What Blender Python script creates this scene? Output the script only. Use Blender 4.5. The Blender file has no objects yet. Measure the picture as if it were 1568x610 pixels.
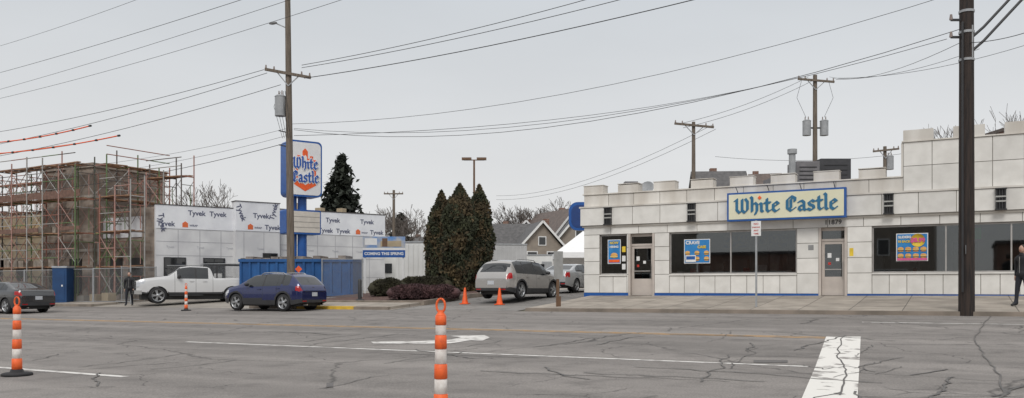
import bpy, math, random
from mathutils import Matrix, Vector
R=random.Random(7)
CA,SA=math.cos(math.radians(28.7)),math.sin(math.radians(28.7))
CAMZ=1.4
# ---------- survey helpers: bearing value + real depth in metres -> world metres ----------
def W(b,Z):
    X=(b-784)/1250*Z
    return (CA*X-SA*Z, SA*X+CA*Z)
def W3(b,e,Z):
    a,y=W(b,Z); return Vector((a,y,CAMZ-(e-437)*Z/1250))
PROF=[(-400,1.44),(-20,1.44),(0,1.44),(8,1.42),(13.6,1.37),(18.6,1.22),(23.8,1.08),(27,.98),(29.5,.83),(33.1,.58),(38,.38),(45,.2),(60,.1),(2500,.1)]
def zg(a,y):
    p=PROF
    d=p[-1][1]
    for i in range(len(p)-1):
        if p[i][0]<=y<=p[i+1][0]:
            t=(y-p[i][0])/(p[i+1][0]-p[i][0]); d=p[i][1]*(1-t)+p[i+1][1]*t; break
    return CAMZ-d+.006*(max(-80,min(20,a))+15)
def G(b,e):
    lo,hi=4,400
    for _ in range(40):
        m=(lo+hi)/2; a,y=W(b,m)
        if CAMZ-(e-437)*m/1250>zg(a,y): lo=m
        else: hi=m
    return W(b,lo)
# ---------- materials ----------
MATS={}
def pmat(name,col,col2=None,scale=4,rough=.6,bump=0,metal=0,island=0,detail=4,bscale=None,stretch=None,spec=None,span=(.35,.65)):
    if name in MATS: return MATS[name]
    m=bpy.data.materials.new(name); m.use_nodes=True
    nt=m.node_tree; N=nt.nodes; L=nt.links; b=N['Principled BSDF']
    b.inputs['Roughness'].default_value=rough; b.inputs['Metallic'].default_value=metal
    if spec is not None: b.inputs['Specular IOR Level'].default_value=spec
    if col2 is None: col2=tuple(c*.8 for c in col)
    tc=N.new('ShaderNodeTexCoord'); src=tc.outputs['Object']
    if stretch:
        mp=N.new('ShaderNodeMapping'); mp.inputs['Scale'].default_value=stretch; L.new(src,mp.inputs[0]); src=mp.outputs[0]
    n=N.new('ShaderNodeTexNoise'); n.inputs['Scale'].default_value=scale; n.inputs['Detail'].default_value=detail; L.new(src,n.inputs['Vector'])
    r=N.new('ShaderNodeValToRGB'); r.color_ramp.elements[0].position=span[0]; r.color_ramp.elements[1].position=span[1]
    r.color_ramp.elements[0].color=(*col2,1); r.color_ramp.elements[1].color=(*col,1)
    L.new(n.outputs[0],r.inputs[0]); out=r.outputs[0]
    if island:
        g=N.new('ShaderNodeNewGeometry'); mr=N.new('ShaderNodeMapRange'); mr.inputs[3].default_value=1-island; mr.inputs[4].default_value=1+island*.4
        L.new(g.outputs['Random Per Island'],mr.inputs[0])
        mx=N.new('ShaderNodeVectorMath'); mx.operation='SCALE'; L.new(out,mx.inputs[0]); L.new(mr.outputs[0],mx.inputs['Scale']); out=mx.outputs[0]
    L.new(out,b.inputs['Base Color'])
    if bump:
        n2=N.new('ShaderNodeTexNoise'); n2.inputs['Scale'].default_value=bscale or scale*5; n2.inputs['Detail'].default_value=6; L.new(src,n2.inputs['Vector'])
        bp=N.new('ShaderNodeBump'); bp.inputs['Strength'].default_value=bump; bp.inputs['Distance'].default_value=.02
        L.new(n2.outputs[0],bp.inputs['Height']); L.new(bp.outputs[0],b.inputs['Normal'])
    MATS[name]=m; return m
def road_mat(name,base,dark,crack=1.0):
    m=bpy.data.materials.new(name); m.use_nodes=True
    nt=m.node_tree; N=nt.nodes; L=nt.links; b=N['Principled BSDF']; b.inputs['Roughness'].default_value=.88
    tc=N.new('ShaderNodeTexCoord')
    def noise(s,d=4,st=None):
        n=N.new('ShaderNodeTexNoise'); n.inputs['Scale'].default_value=s; n.inputs['Detail'].default_value=d
        if st:
            mp=N.new('ShaderNodeMapping'); mp.inputs['Scale'].default_value=st; L.new(tc.outputs['Object'],mp.inputs[0]); L.new(mp.outputs[0],n.inputs['Vector'])
        else: L.new(tc.outputs['Object'],n.inputs['Vector'])
        return n
    def ramp(src,p0,c0,p1,c1):
        r=N.new('ShaderNodeValToRGB'); e=r.color_ramp.elements; e[0].position=p0; e[1].position=p1; e[0].color=(*c0,1); e[1].color=(*c1,1); L.new(src,r.inputs[0]); return r
    def mul(a,bb,f=1):
        x=N.new('ShaderNodeMix'); x.data_type='RGBA'; x.blend_type='MULTIPLY'; x.inputs[0].default_value=f; L.new(a,x.inputs[6]); L.new(bb,x.inputs[7]); return x.outputs[2]
    big=ramp(noise(.35,5,(.25,1,1)).outputs[0],.35,dark,.68,base).outputs[0]
    sp=ramp(noise(42,2).outputs[0],.3,(.70,)*3,.7,(1.16,)*3).outputs[0]
    trk=ramp(noise(1.1,3,(.03,1,1)).outputs[0],.35,(.80,)*3,.62,(1.05,)*3).outputs[0]
    st=ramp(noise(1.7,6).outputs[0],.30,(.78,)*3,.5,(1.02,)*3).outputs[0]
    out=mul(mul(mul(big,sp),trk),st)
    if crack:
        for sc,w,seed,msk in ((.16,.006,0,.42),(.55,.010,7,.53),(1.5,.016,3,.62)):
            mp=N.new('ShaderNodeMapping'); mp.inputs['Location'].default_value=(seed,seed*2,0); L.new(tc.outputs['Object'],mp.inputs[0])
            dn=N.new('ShaderNodeTexNoise'); dn.inputs['Scale'].default_value=2.2; dn.inputs['Detail'].default_value=8; L.new(mp.outputs[0],dn.inputs['Vector'])
            ad=N.new('ShaderNodeVectorMath'); ad.operation='MULTIPLY_ADD'; ad.inputs[1].default_value=(.5,.5,0); L.new(dn.outputs['Color'],ad.inputs[0]); L.new(mp.outputs[0],ad.inputs[2])
            v=N.new('ShaderNodeTexVoronoi'); v.feature='DISTANCE_TO_EDGE'; v.inputs['Scale'].default_value=sc; v.voronoi_dimensions='2D'; L.new(ad.outputs[0],v.inputs['Vector'])
            c=ramp(v.outputs['Distance'],w*.35,(.42,)*3,w,(1,1,1)).outputs[0]
            mk=ramp(noise(.27+seed*.02,2).outputs[0],msk-.02,(0,0,0),msk+.02,(1,1,1)).outputs[0]
            x=N.new('ShaderNodeMix'); x.data_type='RGBA'; x.blend_type='MULTIPLY'; L.new(mk,x.inputs[0]); L.new(out,x.inputs[6]); L.new(c,x.inputs[7]); out=x.outputs[2]
    L.new(out,b.inputs['Base Color'])
    bp=N.new('ShaderNodeBump'); bp.inputs['Strength'].default_value=.35; bp.inputs['Distance'].default_value=.01
    L.new(noise(60,3).outputs[0],bp.inputs['Height']); L.new(bp.outputs[0],b.inputs['Normal'])
    return m
def brick_mat(name,c1,c2,mortar,sc=1.0):
    m=bpy.data.materials.new(name); m.use_nodes=True
    nt=m.node_tree; N=nt.nodes; L=nt.links; b=N['Principled BSDF']; b.inputs['Roughness'].default_value=.9
    tc=N.new('ShaderNodeTexCoord'); sp=N.new('ShaderNodeSeparateXYZ'); L.new(tc.outputs['Object'],sp.inputs[0])
    ad=N.new('ShaderNodeMath'); L.new(sp.outputs[0],ad.inputs[0]); L.new(sp.outputs[1],ad.inputs[1])
    cb=N.new('ShaderNodeCombineXYZ'); L.new(ad.outputs[0],cb.inputs[0]); L.new(sp.outputs[2],cb.inputs[1])
    t=N.new('ShaderNodeTexBrick'); t.inputs['Scale'].default_value=sc; t.inputs['Brick Width'].default_value=.4; t.inputs['Row Height'].default_value=.2
    t.inputs['Mortar Size'].default_value=.012; t.inputs['Color1'].default_value=(*c1,1); t.inputs['Color2'].default_value=(*c2,1); t.inputs['Mortar'].default_value=(*mortar,1)
    L.new(cb.outputs[0],t.inputs['Vector'])
    n=N.new('ShaderNodeTexNoise'); n.inputs['Scale'].default_value=1.5; L.new(tc.outputs['Object'],n.inputs['Vector'])
    mr=N.new('ShaderNodeMapRange'); mr.inputs[1].default_value=.3; mr.inputs[2].default_value=.7; mr.inputs[3].default_value=.7; mr.inputs[4].default_value=1.15; L.new(n.outputs[0],mr.inputs[0])
    s=N.new('ShaderNodeVectorMath'); s.operation='SCALE'; L.new(t.outputs[0],s.inputs[0]); L.new(mr.outputs[0],s.inputs['Scale']); L.new(s.outputs[0],b.inputs['Base Color'])
    return m
def fence_mat(name,alpha,scale=16):
    m=bpy.data.materials.new(name); m.use_nodes=True
    nt=m.node_tree; N=nt.nodes; L=nt.links; b=N['Principled BSDF']; b.inputs['Base Color'].default_value=(.22,.22,.22,1); b.inputs['Roughness'].default_value=.5; b.inputs['Metallic'].default_value=.3
    tc=N.new('ShaderNodeTexCoord'); sp=N.new('ShaderNodeSeparateXYZ'); L.new(tc.outputs['Object'],sp.inputs[0])
    outs=[]
    for sg in (1,-1):
        a=N.new('ShaderNodeMath'); a.operation='MULTIPLY_ADD'; a.inputs[1].default_value=sg; L.new(sp.outputs[2],a.inputs[0]); L.new(sp.outputs[0],a.inputs[2])
        q=N.new('ShaderNodeMath'); q.operation='MULTIPLY'; q.inputs[1].default_value=scale; L.new(a.outputs[0],q.inputs[0])
        f=N.new('ShaderNodeMath'); f.operation='FRACT'; L.new(q.outputs[0],f.inputs[0])
        g=N.new('ShaderNodeMath'); g.operation='LESS_THAN'; g.inputs[1].default_value=alpha; L.new(f.outputs[0],g.inputs[0]); outs.append(g)
    mx=N.new('ShaderNodeMath'); mx.operation='MAXIMUM'; L.new(outs[0].outputs[0],mx.inputs[0]); L.new(outs[1].outputs[0],mx.inputs[1])
    L.new(mx.outputs[0],b.inputs['Alpha']); return m
def glass_mat(name,tint=.5):
    m=bpy.data.materials.new(name); m.use_nodes=True
    nt=m.node_tree; N=nt.nodes; L=nt.links; N.remove(N['Principled BSDF'])
    tr=N.new('ShaderNodeBsdfTransparent'); tr.inputs[0].default_value=(tint,tint*1.01,tint*1.0,1)
    gl=N.new('ShaderNodeBsdfGlossy'); gl.inputs['Roughness'].default_value=.02; gl.inputs[0].default_value=(.92,.97,1,1)
    fr=N.new('ShaderNodeFresnel'); fr.inputs[0].default_value=1.95
    mx=N.new('ShaderNodeMixShader'); L.new(fr.outputs[0],mx.inputs[0]); L.new(tr.outputs[0],mx.inputs[1]); L.new(gl.outputs[0],mx.inputs[2]); L.new(mx.outputs[0],N['Material Output'].inputs[0])
    return m
porc=pmat('porcelain_panel',(.79,.77,.73),(.70,.68,.64),2.5,.30,.05,island=.10,bscale=3)
porc2=pmat('porcelain_soiled',(.73,.70,.65),(.55,.51,.455),1.3,.4,island=.12,stretch=(1,1,.3))
joint=pmat('panel_joint',(.24,.215,.185)); blue=pmat('blue_paint',(.015,.10,.36),(.012,.08,.30),rough=.4)
alu=pmat('aluminium',(.46,.44,.42),(.38,.36,.34),rough=.4,metal=.4); dark=pmat('dark_metal',(.03,.03,.032),rough=.5)
black=pmat('black_rubber',(.022,.022,.024),rough=.75); glass=glass_mat('shop_glass',.62)
wood=pmat('pole_wood',(.19,.155,.125),(.11,.09,.07),3,.9,.5,stretch=(6,6,.5)); woodd=pmat('creosote_wood',(.040,.026,.020),(.014,.010,.009),3,.8,.6,stretch=(6,6,.5))
grey=pmat('galvanised_grey',(.36,.37,.38),(.28,.29,.30),rough=.5); conc=pmat('concrete',(.42,.39,.35),(.32,.30,.27),1.2,.9,.3,bscale=30)
white=pmat('white_paint',(.78,.78,.77),(.72,.72,.71),rough=.5); red=pmat('red_paint',(.55,.03,.02)); yellow=pmat('yellow_paint',(.75,.48,.05),(.55,.36,.06),3)
orange=pmat('safety_orange',(.90,.13,.02),(.75,.10,.02),8,.5); cream=pmat('sign_cream',(.74,.72,.55),(.68,.66,.48),1)
signblue=pmat('sign_letter_blue',(.025,.15,.28),(.02,.13,.25)); skin=pmat('skin',(.50,.30,.22),rough=.5)
brown=pmat('brown_wood',(.16,.09,.05)); tan=pmat('tan_sheathing',(.46,.37,.25),(.36,.29,.19),1.5)
# ---------- mesh builder ----------
class MB:
    def __init__(s): s.v=[];s.f=[];s.mi=[];s.sm=[];s.mats=[];s.M=Matrix()
    def m(s,mat):
        if mat not in s.mats: s.mats.append(mat)
        return s.mats.index(mat)
    def add(s,vs,fs,mat,smooth=False,M=None):
        T=s.M if M is None else s.M@M
        o=len(s.v); s.v.extend([T@Vector(v) for v in vs]); i=s.m(mat)
        for f in fs: s.f.append([o+k for k in f]); s.mi.append(i); s.sm.append(smooth)
    def bx(s,x0,x1,y0,y1,z0,z1,mat,M=None):
        s.add([(x0,y0,z0),(x1,y0,z0),(x1,y1,z0),(x0,y1,z0),(x0,y0,z1),(x1,y0,z1),(x1,y1,z1),(x0,y1,z1)],
          [(0,3,2,1),(4,5,6,7),(0,1,5,4),(1,2,6,5),(2,3,7,6),(3,0,4,7)],mat,False,M)
    def bar(s,p0,p1,w,h,mat):
        p0,p1=Vector(p0),Vector(p1); d=p1-p0; l=d.length
        q=d.to_track_quat('X','Z').to_matrix().to_4x4()
        s.bx(0,l,-w/2,w/2,-h/2,h/2,mat,Matrix.Translation(p0)@q)
    def cyl(s,p0,p1,r0,r1,mat,n=10,cap=True,smooth=True):
        p0,p1=Vector(p0),Vector(p1); q=(p1-p0).to_track_quat('Z','Y')
        vs=[];fs=[]
        for k,(p,r) in enumerate(((p0,r0),(p1,r1))):
            for i in range(n):
                a=2*math.pi*i/n; vs.append(p+q@Vector((r*math.cos(a),r*math.sin(a),0)))
        for i in range(n): fs.append((i,(i+1)%n,n+(i+1)%n,n+i))
        s.add(vs,fs,mat,smooth)
        if cap: s.add(vs,[tuple(range(n))[::-1],tuple(range(n,2*n))],mat,False)
    def tube(s,pts,r,mat,n=5):
        for a,b in zip(pts,pts[1:]): s.cyl(a,b,r,r,mat,n,False)
    def lathe(s,prof,mat,n=16,M=None,smooth=True):
        vs=[];fs=[]
        for (r,z) in prof:
            for i in range(n):
                a=2*math.pi*i/n; vs.append((r*math.cos(a),r*math.sin(a),z))
        for k in range(len(prof)-1):
            for i in range(n): fs.append((k*n+i,k*n+(i+1)%n,(k+1)*n+(i+1)%n,(k+1)*n+i))
        s.add(vs,fs,mat,smooth,M)
    def poly(s,pts,mat,thick=None,M=None):   # polygon in local XZ plane facing -Y
        n=len(pts)
        if thick is None: s.add([(x,0,z) for x,z in pts],[tuple(range(n))],mat,False,M); return
        vs=[(x,-thick,z) for x,z in pts]+[(x,0,z) for x,z in pts]
        s.add(vs,[tuple(range(n)),tuple(range(n,2*n))[::-1]]+[(i,n+i,n+(i+1)%n,(i+1)%n) for i in range(n)],mat,False,M)
    def ell(s,c,r,mat,n=12,M=None):
        prof=[]; T=Matrix.Translation(c)@Matrix.Diagonal((r[0],r[1],r[2],1))
        for k in range(n//2+1):
            a=-math.pi/2+math.pi*k/(n//2); prof.append((max(.001,math.cos(a)),math.sin(a)))
        s.lathe(prof,mat,n,T if M is None else M@T)
    def build(s,name,parent=None,loc=(0,0,0),rz=0,bevel=0):
        me=bpy.data.meshes.new(name); me.from_pydata([tuple(v) for v in s.v],[],s.f)
        for m in s.mats: me.materials.append(m)
        me.polygons.foreach_set('material_index',s.mi); me.polygons.foreach_set('use_smooth',s.sm); me.update()
        o=bpy.data.objects.new(name,me); bpy.context.scene.collection.objects.link(o)
        o.location=loc; o.rotation_euler=(0,0,rz)
        if parent: o.parent=parent
        if bevel:
            b=o.modifiers.new('bevel','BEVEL'); b.width=bevel; b.segments=2; b.limit_method='ANGLE'
        return o
def empty(name,loc=(0,0,0),rz=0):
    o=bpy.data.objects.new(name,None); bpy.context.scene.collection.objects.link(o); o.location=loc; o.rotation_euler=(0,0,rz); o.empty_display_size=.3; return o
_T={}
def text(mb,body,size,mat,M,ext=.004,off=0,align='CENTER'):
    k=(body,size,ext,off,align)
    if k not in _T:
        cu=bpy.data.curves.new('t','FONT'); cu.body=body; cu.size=size; cu.extrude=ext; cu.offset=off; cu.align_x=align; cu.align_y='CENTER'; cu.resolution_u=3
        ob=bpy.data.objects.new('t',cu); bpy.context.scene.collection.objects.link(ob); bpy.context.view_layer.update()
        dg=bpy.context.evaluated_depsgraph_get(); me=bpy.data.meshes.new_from_object(ob.evaluated_get(dg))
        _T[k]=([tuple(v.co) for v in me.vertices],[tuple(p.vertices) for p in me.polygons])
        bpy.data.objects.remove(ob); bpy.data.meshes.remove(me); bpy.data.curves.remove(cu)
    v,f=_T[k]; mb.add(v,f,mat,False,M@Matrix.Rotation(math.pi/2,4,'X'))
GLY={'W':([[(.1,1.3),(.3,1.45),(.3,.3),(.58,0),(.85,.25),(.85,1.4)],[(.85,.25),(1.12,0),(1.4,.3),(1.4,1.15),(1.18,1.45)]],1.62),
'h':([[(.12,1.62),(.25,1.5),(.25,.1)],[(.25,.75),(.55,1.0),(.75,.8),(.75,.15),(.58,-.2)]],.95),
'i':([[(.1,.92),(.25,.85),(.25,.15),(.4,.03)]],.5),
't':([[(.3,1.35),(.3,.2),(.48,.02),(.66,.15)],[(.05,.95),(.62,.95)]],.72),
'e':([[(.76,.2),(.48,.0),(.22,.2),(.22,.8),(.5,1.0),(.74,.8),(.28,.5)]],.88),
'C':([[(1.0,.3),(.6,0),(.22,.3),(.22,1.15),(.6,1.5),(.98,1.3),(.96,1.0)],[(.58,.3),(.58,1.2)]],1.15),
'a':([[(.18,.88),(.5,1.0),(.7,.8),(.7,.12),(.86,.02)],[(.7,.55),(.3,.45),(.2,.2),(.4,0),(.7,.2)]],.95),
's':([[(.74,.85),(.48,1.0),(.2,.8),(.3,.57),(.64,.42),(.7,.17),(.4,0),(.1,.15)]],.86),
'l':([[(.12,1.62),(.25,1.5),(.25,.15),(.4,.02)]],.5),' ':([],.5)}
def hull(P):
    P=sorted(set((round(a,5),round(b,5)) for a,b in P))
    def half(P):
        h=[]
        for p in P:
            while len(h)>1 and (h[-1][0]-h[-2][0])*(p[1]-h[-2][1])-(h[-1][1]-h[-2][1])*(p[0]-h[-2][0])<=0: h.pop()
            h.append(p)
        return h
    a=half(P); b=half(P[::-1]); return a[:-1]+b[:-1]
def blackletter(mb,word,width,mat,M,thick=.03,nib=.145,outline=None,grow=0,vs=1.0):
    tot=sum(GLY[c][1] for c in word); s=width/tot; x=-width/2
    a=math.radians(38); k=0
    hl,ht=nib+grow,.045+grow
    nb=[(hl*i*math.cos(a)-ht*j*math.sin(a),hl*i*math.sin(a)+ht*j*math.cos(a)) for i in(-1,1) for j in(-1,1)]
    for c in word:
        for st in GLY[c][0]:
            for p,q in zip(st,st[1:]):
                k+=1
                pts=hull([((p[0]+n[0])*s+x,(p[1]+n[1])*s*vs) for n in nb]+[((q[0]+n[0])*s+x,(q[1]+n[1])*s*vs) for n in nb])
                mb.poly(pts,mat,thick+.0009*(k%9),M)
        x+=GLY[c][1]*s
    return s
# ---------- world, sun, camera ----------
sc=bpy.context.scene
w=bpy.data.worlds.new('World'); sc.world=w; w.use_nodes=True; N=w.node_tree.nodes; L=w.node_tree.links
bg=N['Background']; bg.inputs[1].default_value=.1
sky=N.new('ShaderNodeTexSky'); sky.sky_type='NISHITA'; sky.sun_disc=False; SE,SR=math.radians(46),math.radians(163); sky.sun_elevation=SE; sky.sun_rotation=SR
tc=N.new('ShaderNodeTexCoord'); sp=N.new('ShaderNodeSeparateXYZ'); L.new(tc.outputs['Generated'],sp.inputs[0])
rp=N.new('ShaderNodeValToRGB'); e=rp.color_ramp.elements; e[0].position=0; e[0].color=(.745,.73,.715,1); e[1].position=.34; e[1].color=(.60,.63,.66,1)
x=e.new(.12); x.color=(.715,.718,.72,1); x=e.new(1); x.color=(1,1,1,1); x=e.new(.6); x.color=(.90,.91,.92,1)
L.new(sp.outputs[2],rp.inputs[0])
cn=N.new('ShaderNodeTexNoise'); cn.inputs['Scale'].default_value=1.6; cn.inputs['Detail'].default_value=5
mp=N.new('ShaderNodeMapping'); mp.inputs['Scale'].default_value=(1,1,3.5); L.new(tc.outputs['Generated'],mp.inputs[0]); L.new(mp.outputs[0],cn.inputs['Vector'])
mr=N.new('ShaderNodeMapRange'); mr.inputs[1].default_value=.3; mr.inputs[2].default_value=.7; mr.inputs[3].default_value=9.8; mr.inputs[4].default_value=10.9; L.new(cn.outputs[0],mr.inputs[0])
sv=N.new('ShaderNodeVectorMath'); sv.operation='SCALE'; L.new(rp.outputs[0],sv.inputs[0]); L.new(mr.outputs[0],sv.inputs['Scale'])
mx=N.new('ShaderNodeMix'); mx.data_type='RGBA'; mx.inputs[0].default_value=.96; L.new(sky.outputs[0],mx.inputs[6]); L.new(sv.outputs[0],mx.inputs[7]); L.new(mx.outputs[2],bg.inputs[0])
sl=bpy.data.lights.new('sun','SUN'); sl.energy=1.5; sl.angle=math.radians(22); sl.color=(1,.97,.93); so=bpy.data.objects.new('sun',sl); sc.collection.objects.link(so)
dv=Vector((math.sin(SR)*math.cos(SE),math.cos(SR)*math.cos(SE),math.sin(SE))); so.rotation_euler=dv.to_track_quat('Z','Y').to_euler()
cam=bpy.data.cameras.new('camera'); co=bpy.data.objects.new('camera',cam); sc.collection.objects.link(co); sc.camera=co
co.location=(0,0,CAMZ); co.rotation_euler=(math.pi/2,0,math.radians(28.7)); cam.lens=28.7; cam.sensor_width=36; cam.shift_y=132/1568; cam.clip_end=6000
sc.view_settings.view_transform='Standard'; sc.view_settings.look='None'; sc.view_settings.exposure=0
# ---------- ground sheets ----------
def sheet(name,a0,a1,y0,y1,dz,mat,side=0,parent=None):
    ys=sorted(set([y0,y1]+[p[0] for p in PROF if y0<p[0]<y1])); As=sorted(set([a0,a1]+[a for a in(-80,20) if a0<a<a1]))
    mb=MB(); vs=[(a,y,zg(a,y)+dz) for y in ys for a in As]; n=len(As)
    mb.add(vs,[(j*n+i,j*n+i+1,(j+1)*n+i+1,(j+1)*n+i) for j in range(len(ys)-1) for i in range(n-1)],mat)
    if side:
        for yy in(y0,y1): mb.add([(a,yy,zg(a,yy)+dz) for a in As]+[(a,yy,zg(a,yy)-.1) for a in As],[(i,i+1,n+i+1,n+i) for i in range(n-1)],mat)
        k=len(ys)
        for aa in(a0,a1): mb.add([(aa,y,zg(aa,y)+dz) for y in ys]+[(aa,y,zg(aa,y)-.1) for y in ys],[(i,i+1,k+i+1,k+i) for i in range(k-1)],mat)
    return mb.build(name,parent)
def patch(name,q,dz,mat,n=10,thin=None):
    mb=MB(); vs=[]
    for j in range(n+1):
        for i in range(n+1):
            u,v=i/n,j/n
            a=(q[0][0]*(1-u)+q[1][0]*u)*(1-v)+(q[3][0]*(1-u)+q[2][0]*u)*v; y=(q[0][1]*(1-u)+q[1][1]*u)*(1-v)+(q[3][1]*(1-u)+q[2][1]*u)*v
            vs.append((a,y,zg(a,y)+dz))
    mb.add(vs,[(j*(n+1)+i,j*(n+1)+i+1,(j+1)*(n+1)+i+1,(j+1)*(n+1)+i) for j in range(n) for i in range(n)],mat)
    return mb.build(name)
gmat=pmat('dry_ground',(.16,.14,.10),(.10,.095,.065),.4,.95,.3)
sheet('ground',-2500,2500,-400,2500,-.02,gmat)
asph=road_mat('asphalt_worn',(.27,.247,.23),(.20,.183,.17))
asph2=road_mat('asphalt_drive',(.25,.235,.22),(.18,.17,.16),1)
sheet('road',-400,400,-12,27,.0,asph)
sheet('driveway_pavement',-20.3,-14.6,27,62,.004,asph2)
sheet('construction_site_ground',-110,-20.4,27.01,75,.002,pmat('site_gravel',(.34,.31,.27),(.24,.215,.19),.6,.95,.4,bscale=12))
sheet('parking_lot',-14.5,60,45,80,.004,asph2)
# sidewalk w/ slabs
def slabmat():
    m=bpy.data.materials.new('sidewalk_concrete'); m.use_nodes=True; N=m.node_tree.nodes; L=m.node_tree.links; b=N['Principled BSDF']; b.inputs['Roughness'].default_value=.9
    t=N.new('ShaderNodeTexBrick'); t.offset=0; t.inputs['Scale'].default_value=1; t.inputs['Brick Width'].default_value=1.5; t.inputs['Row Height'].default_value=1.5; t.inputs['Mortar Size'].default_value=.015
    t.inputs['Color1'].default_value=(.38,.335,.285,1); t.inputs['Color2'].default_value=(.30,.265,.225,1); t.inputs['Mortar'].default_value=(.12,.105,.09,1)
    tc=N.new('ShaderNodeTexCoord'); L.new(tc.outputs['Object'],t.inputs['Vector'])
    n=N.new('ShaderNodeTexNoise'); n.inputs['Scale'].default_value=1.3; n.inputs['Detail'].default_value=7; L.new(tc.outputs['Object'],n.inputs['Vector'])
    r=N.new('ShaderNodeMapRange'); r.inputs[1].default_value=.3; r.inputs[2].default_value=.7; r.inputs[3].default_value=.68; r.inputs[4].default_value=1.12; L.new(n.outputs[0],r.inputs[0])
    s=N.new('ShaderNodeVectorMath'); s.operation='SCALE'; L.new(t.outputs[0],s.inputs[0]); L.new(r.outputs[0],s.inputs['Scale']); L.new(s.outputs[0],b.inputs['Base Color']); return m
swm=slabmat()
kerbm=pmat('kerb_concrete',(.27,.225,.185),(.17,.145,.12),1.5,.9,.3)
for a0,a1,y1 in((-14.2,60,33.1),(-28.5,-20.6,29.4),(-110,-40,28.6)):
    sheet('sidewalk',a0,a1,27.16,y1,.12,swm,1); sheet('kerb',a0-.01,a1+.01,27,27.158,.123,kerbm,1)
sheet('kerb',-25.6,-22.4,26.985,27.165,.13,yellow,1)
sheet('planting_bed',-28,-20.6,29.42,42,.16,pmat('mulch',(.13,.075,.06),(.07,.04,.035),9,.95,.6),1)
sheet('kerb',-28,-20.4,29.30,29.45,.2,kerbm,1)
sheet('kerb',-20.58,-20.42,29.46,42,.2,kerbm,1)
# road markings
mw=pmat('road_paint_white',(.66,.64,.61),(.34,.32,.30),5,.8,detail=10,span=(.36,.52)); myl=pmat('road_paint_yellow',(.62,.34,.11),(.32,.24,.16),4,.8,detail=8)
stopm=pmat('stop_line_paint',(.70,.68,.64),(.27,.25,.235),3.2,.85,detail=12,span=(.36,.44))
def A_at(b,Y):
    r=(b-784)/1250; return Y*(CA*r-SA)/(CA+SA*r)
def line(nm,b0,b1,Y,wd,m): sheet(nm,A_at(b0,Y),A_at(b1,Y),Y-wd/2,Y+wd/2,.005,m)
line('lane_marking',285,1238,13.6,.13,mw); line('lane_marking',1320,1900,23.9,.12,mw); 
sheet('lane_marking',-45,A_at(195,8.1),8.0,8.14,.005,mw)
sheet('lane_marking',A_at(-60,18.6),A_at(1262,18.6),18.6,18.71,.005,myl); sheet('lane_marking',A_at(-60,18.6),A_at(1262,18.6),18.85,18.96,.005,myl)
patch('stop_line',[G(1227,612),G(1313,612),G(1318,516),G(1265,516)],.006,stopm,14)
# left turn arrow as one outline on the road
ar=[G(568,524),G(572,526.5),G(640,527),G(690,526.5),G(722,521.5),G(738,522.5),G(750,517.5),G(742,513.8),G(690,515),G(706,517.5),G(688,521),G(640,523)]
mb=MB(); mb.add([(a,y,zg(a,y)+.007) for a,y in ar],[tuple(range(len(ar)))],mw); mb.build('turn_arrow_marking')
for k,(b,ee,ww,hh) in enumerate(((1180,556,26,4),(505,594,5,7))):
    patch('manhole_patch',[G(b-ww,ee),G(b+ww,ee),G(b+ww,ee-hh),G(b-ww,ee-hh)],.0065,pmat('tar_patch',(.11,.10,.095)),3)
# tar sealed cracks
tar=pmat('tar_seal',(.075,.07,.068),(.13,.12,.11),5)
mb=MB()
for k in range(95):
    y=R.uniform(7,26.3); a=A_at(R.uniform(-50,1600),y); ang=R.choice([0,0,math.pi/2,math.pi/2,math.pi/2,.7,-.7])+R.uniform(-.2,.2); wd=R.uniform(.007,.02); a0_=ang
    p=(a,y); n=R.randint(4,18)
    for i in range(n):
        ang=a0_+R.uniform(-.42,.42); st_=R.uniform(.12,.3); q=(p[0]+st_*math.cos(ang),p[1]+st_*math.sin(ang))
        if q[1]>26.8 or q[1]<5: break
        nx,ny=-math.sin(ang)*wd,math.cos(ang)*wd
        mb.add([(c[0]+s*nx,c[1]+s*ny,zg(c[0]+s*nx,c[1]+s*ny)+.010+.0002*(i%2)) for c,s in((p,1),(q,1),(q,-1),(p,-1))],[(0,1,2,3)],tar); p=q
# long crack crossing near the right pole and the stop line
for path in ([(1515,484),(1490,520),(1508,548),(1530,575),(1540,612)],[(1290,516),(1282,545),(1296,570),(1284,612)],[(1228,560),(1262,566),(1300,562),(1350,572)]):
    pts=[]
    for (b0,e0),(b1,e1) in zip(path,path[1:]):
        for i in range(7): pts.append(G(b0+(b1-b0)*i/7+R.uniform(-3,3),e0+(e1-e0)*i/7+R.uniform(-.6,.6)))
    for i,(p,q) in enumerate(zip(pts,pts[1:])):
        ang=math.atan2(q[1]-p[1],q[0]-p[0]); nx,ny=-math.sin(ang)*.012,math.cos(ang)*.012
        mb.add([(c[0]+s*nx,c[1]+s*ny,zg(c[0]+s*nx,c[1]+s*ny)+.0105+.0002*(i%2)) for c,s in((p,1),(q,1),(q,-1),(p,-1))],[(0,1,2,3)],tar)
mb.build('tar_crack_seals')
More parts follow.
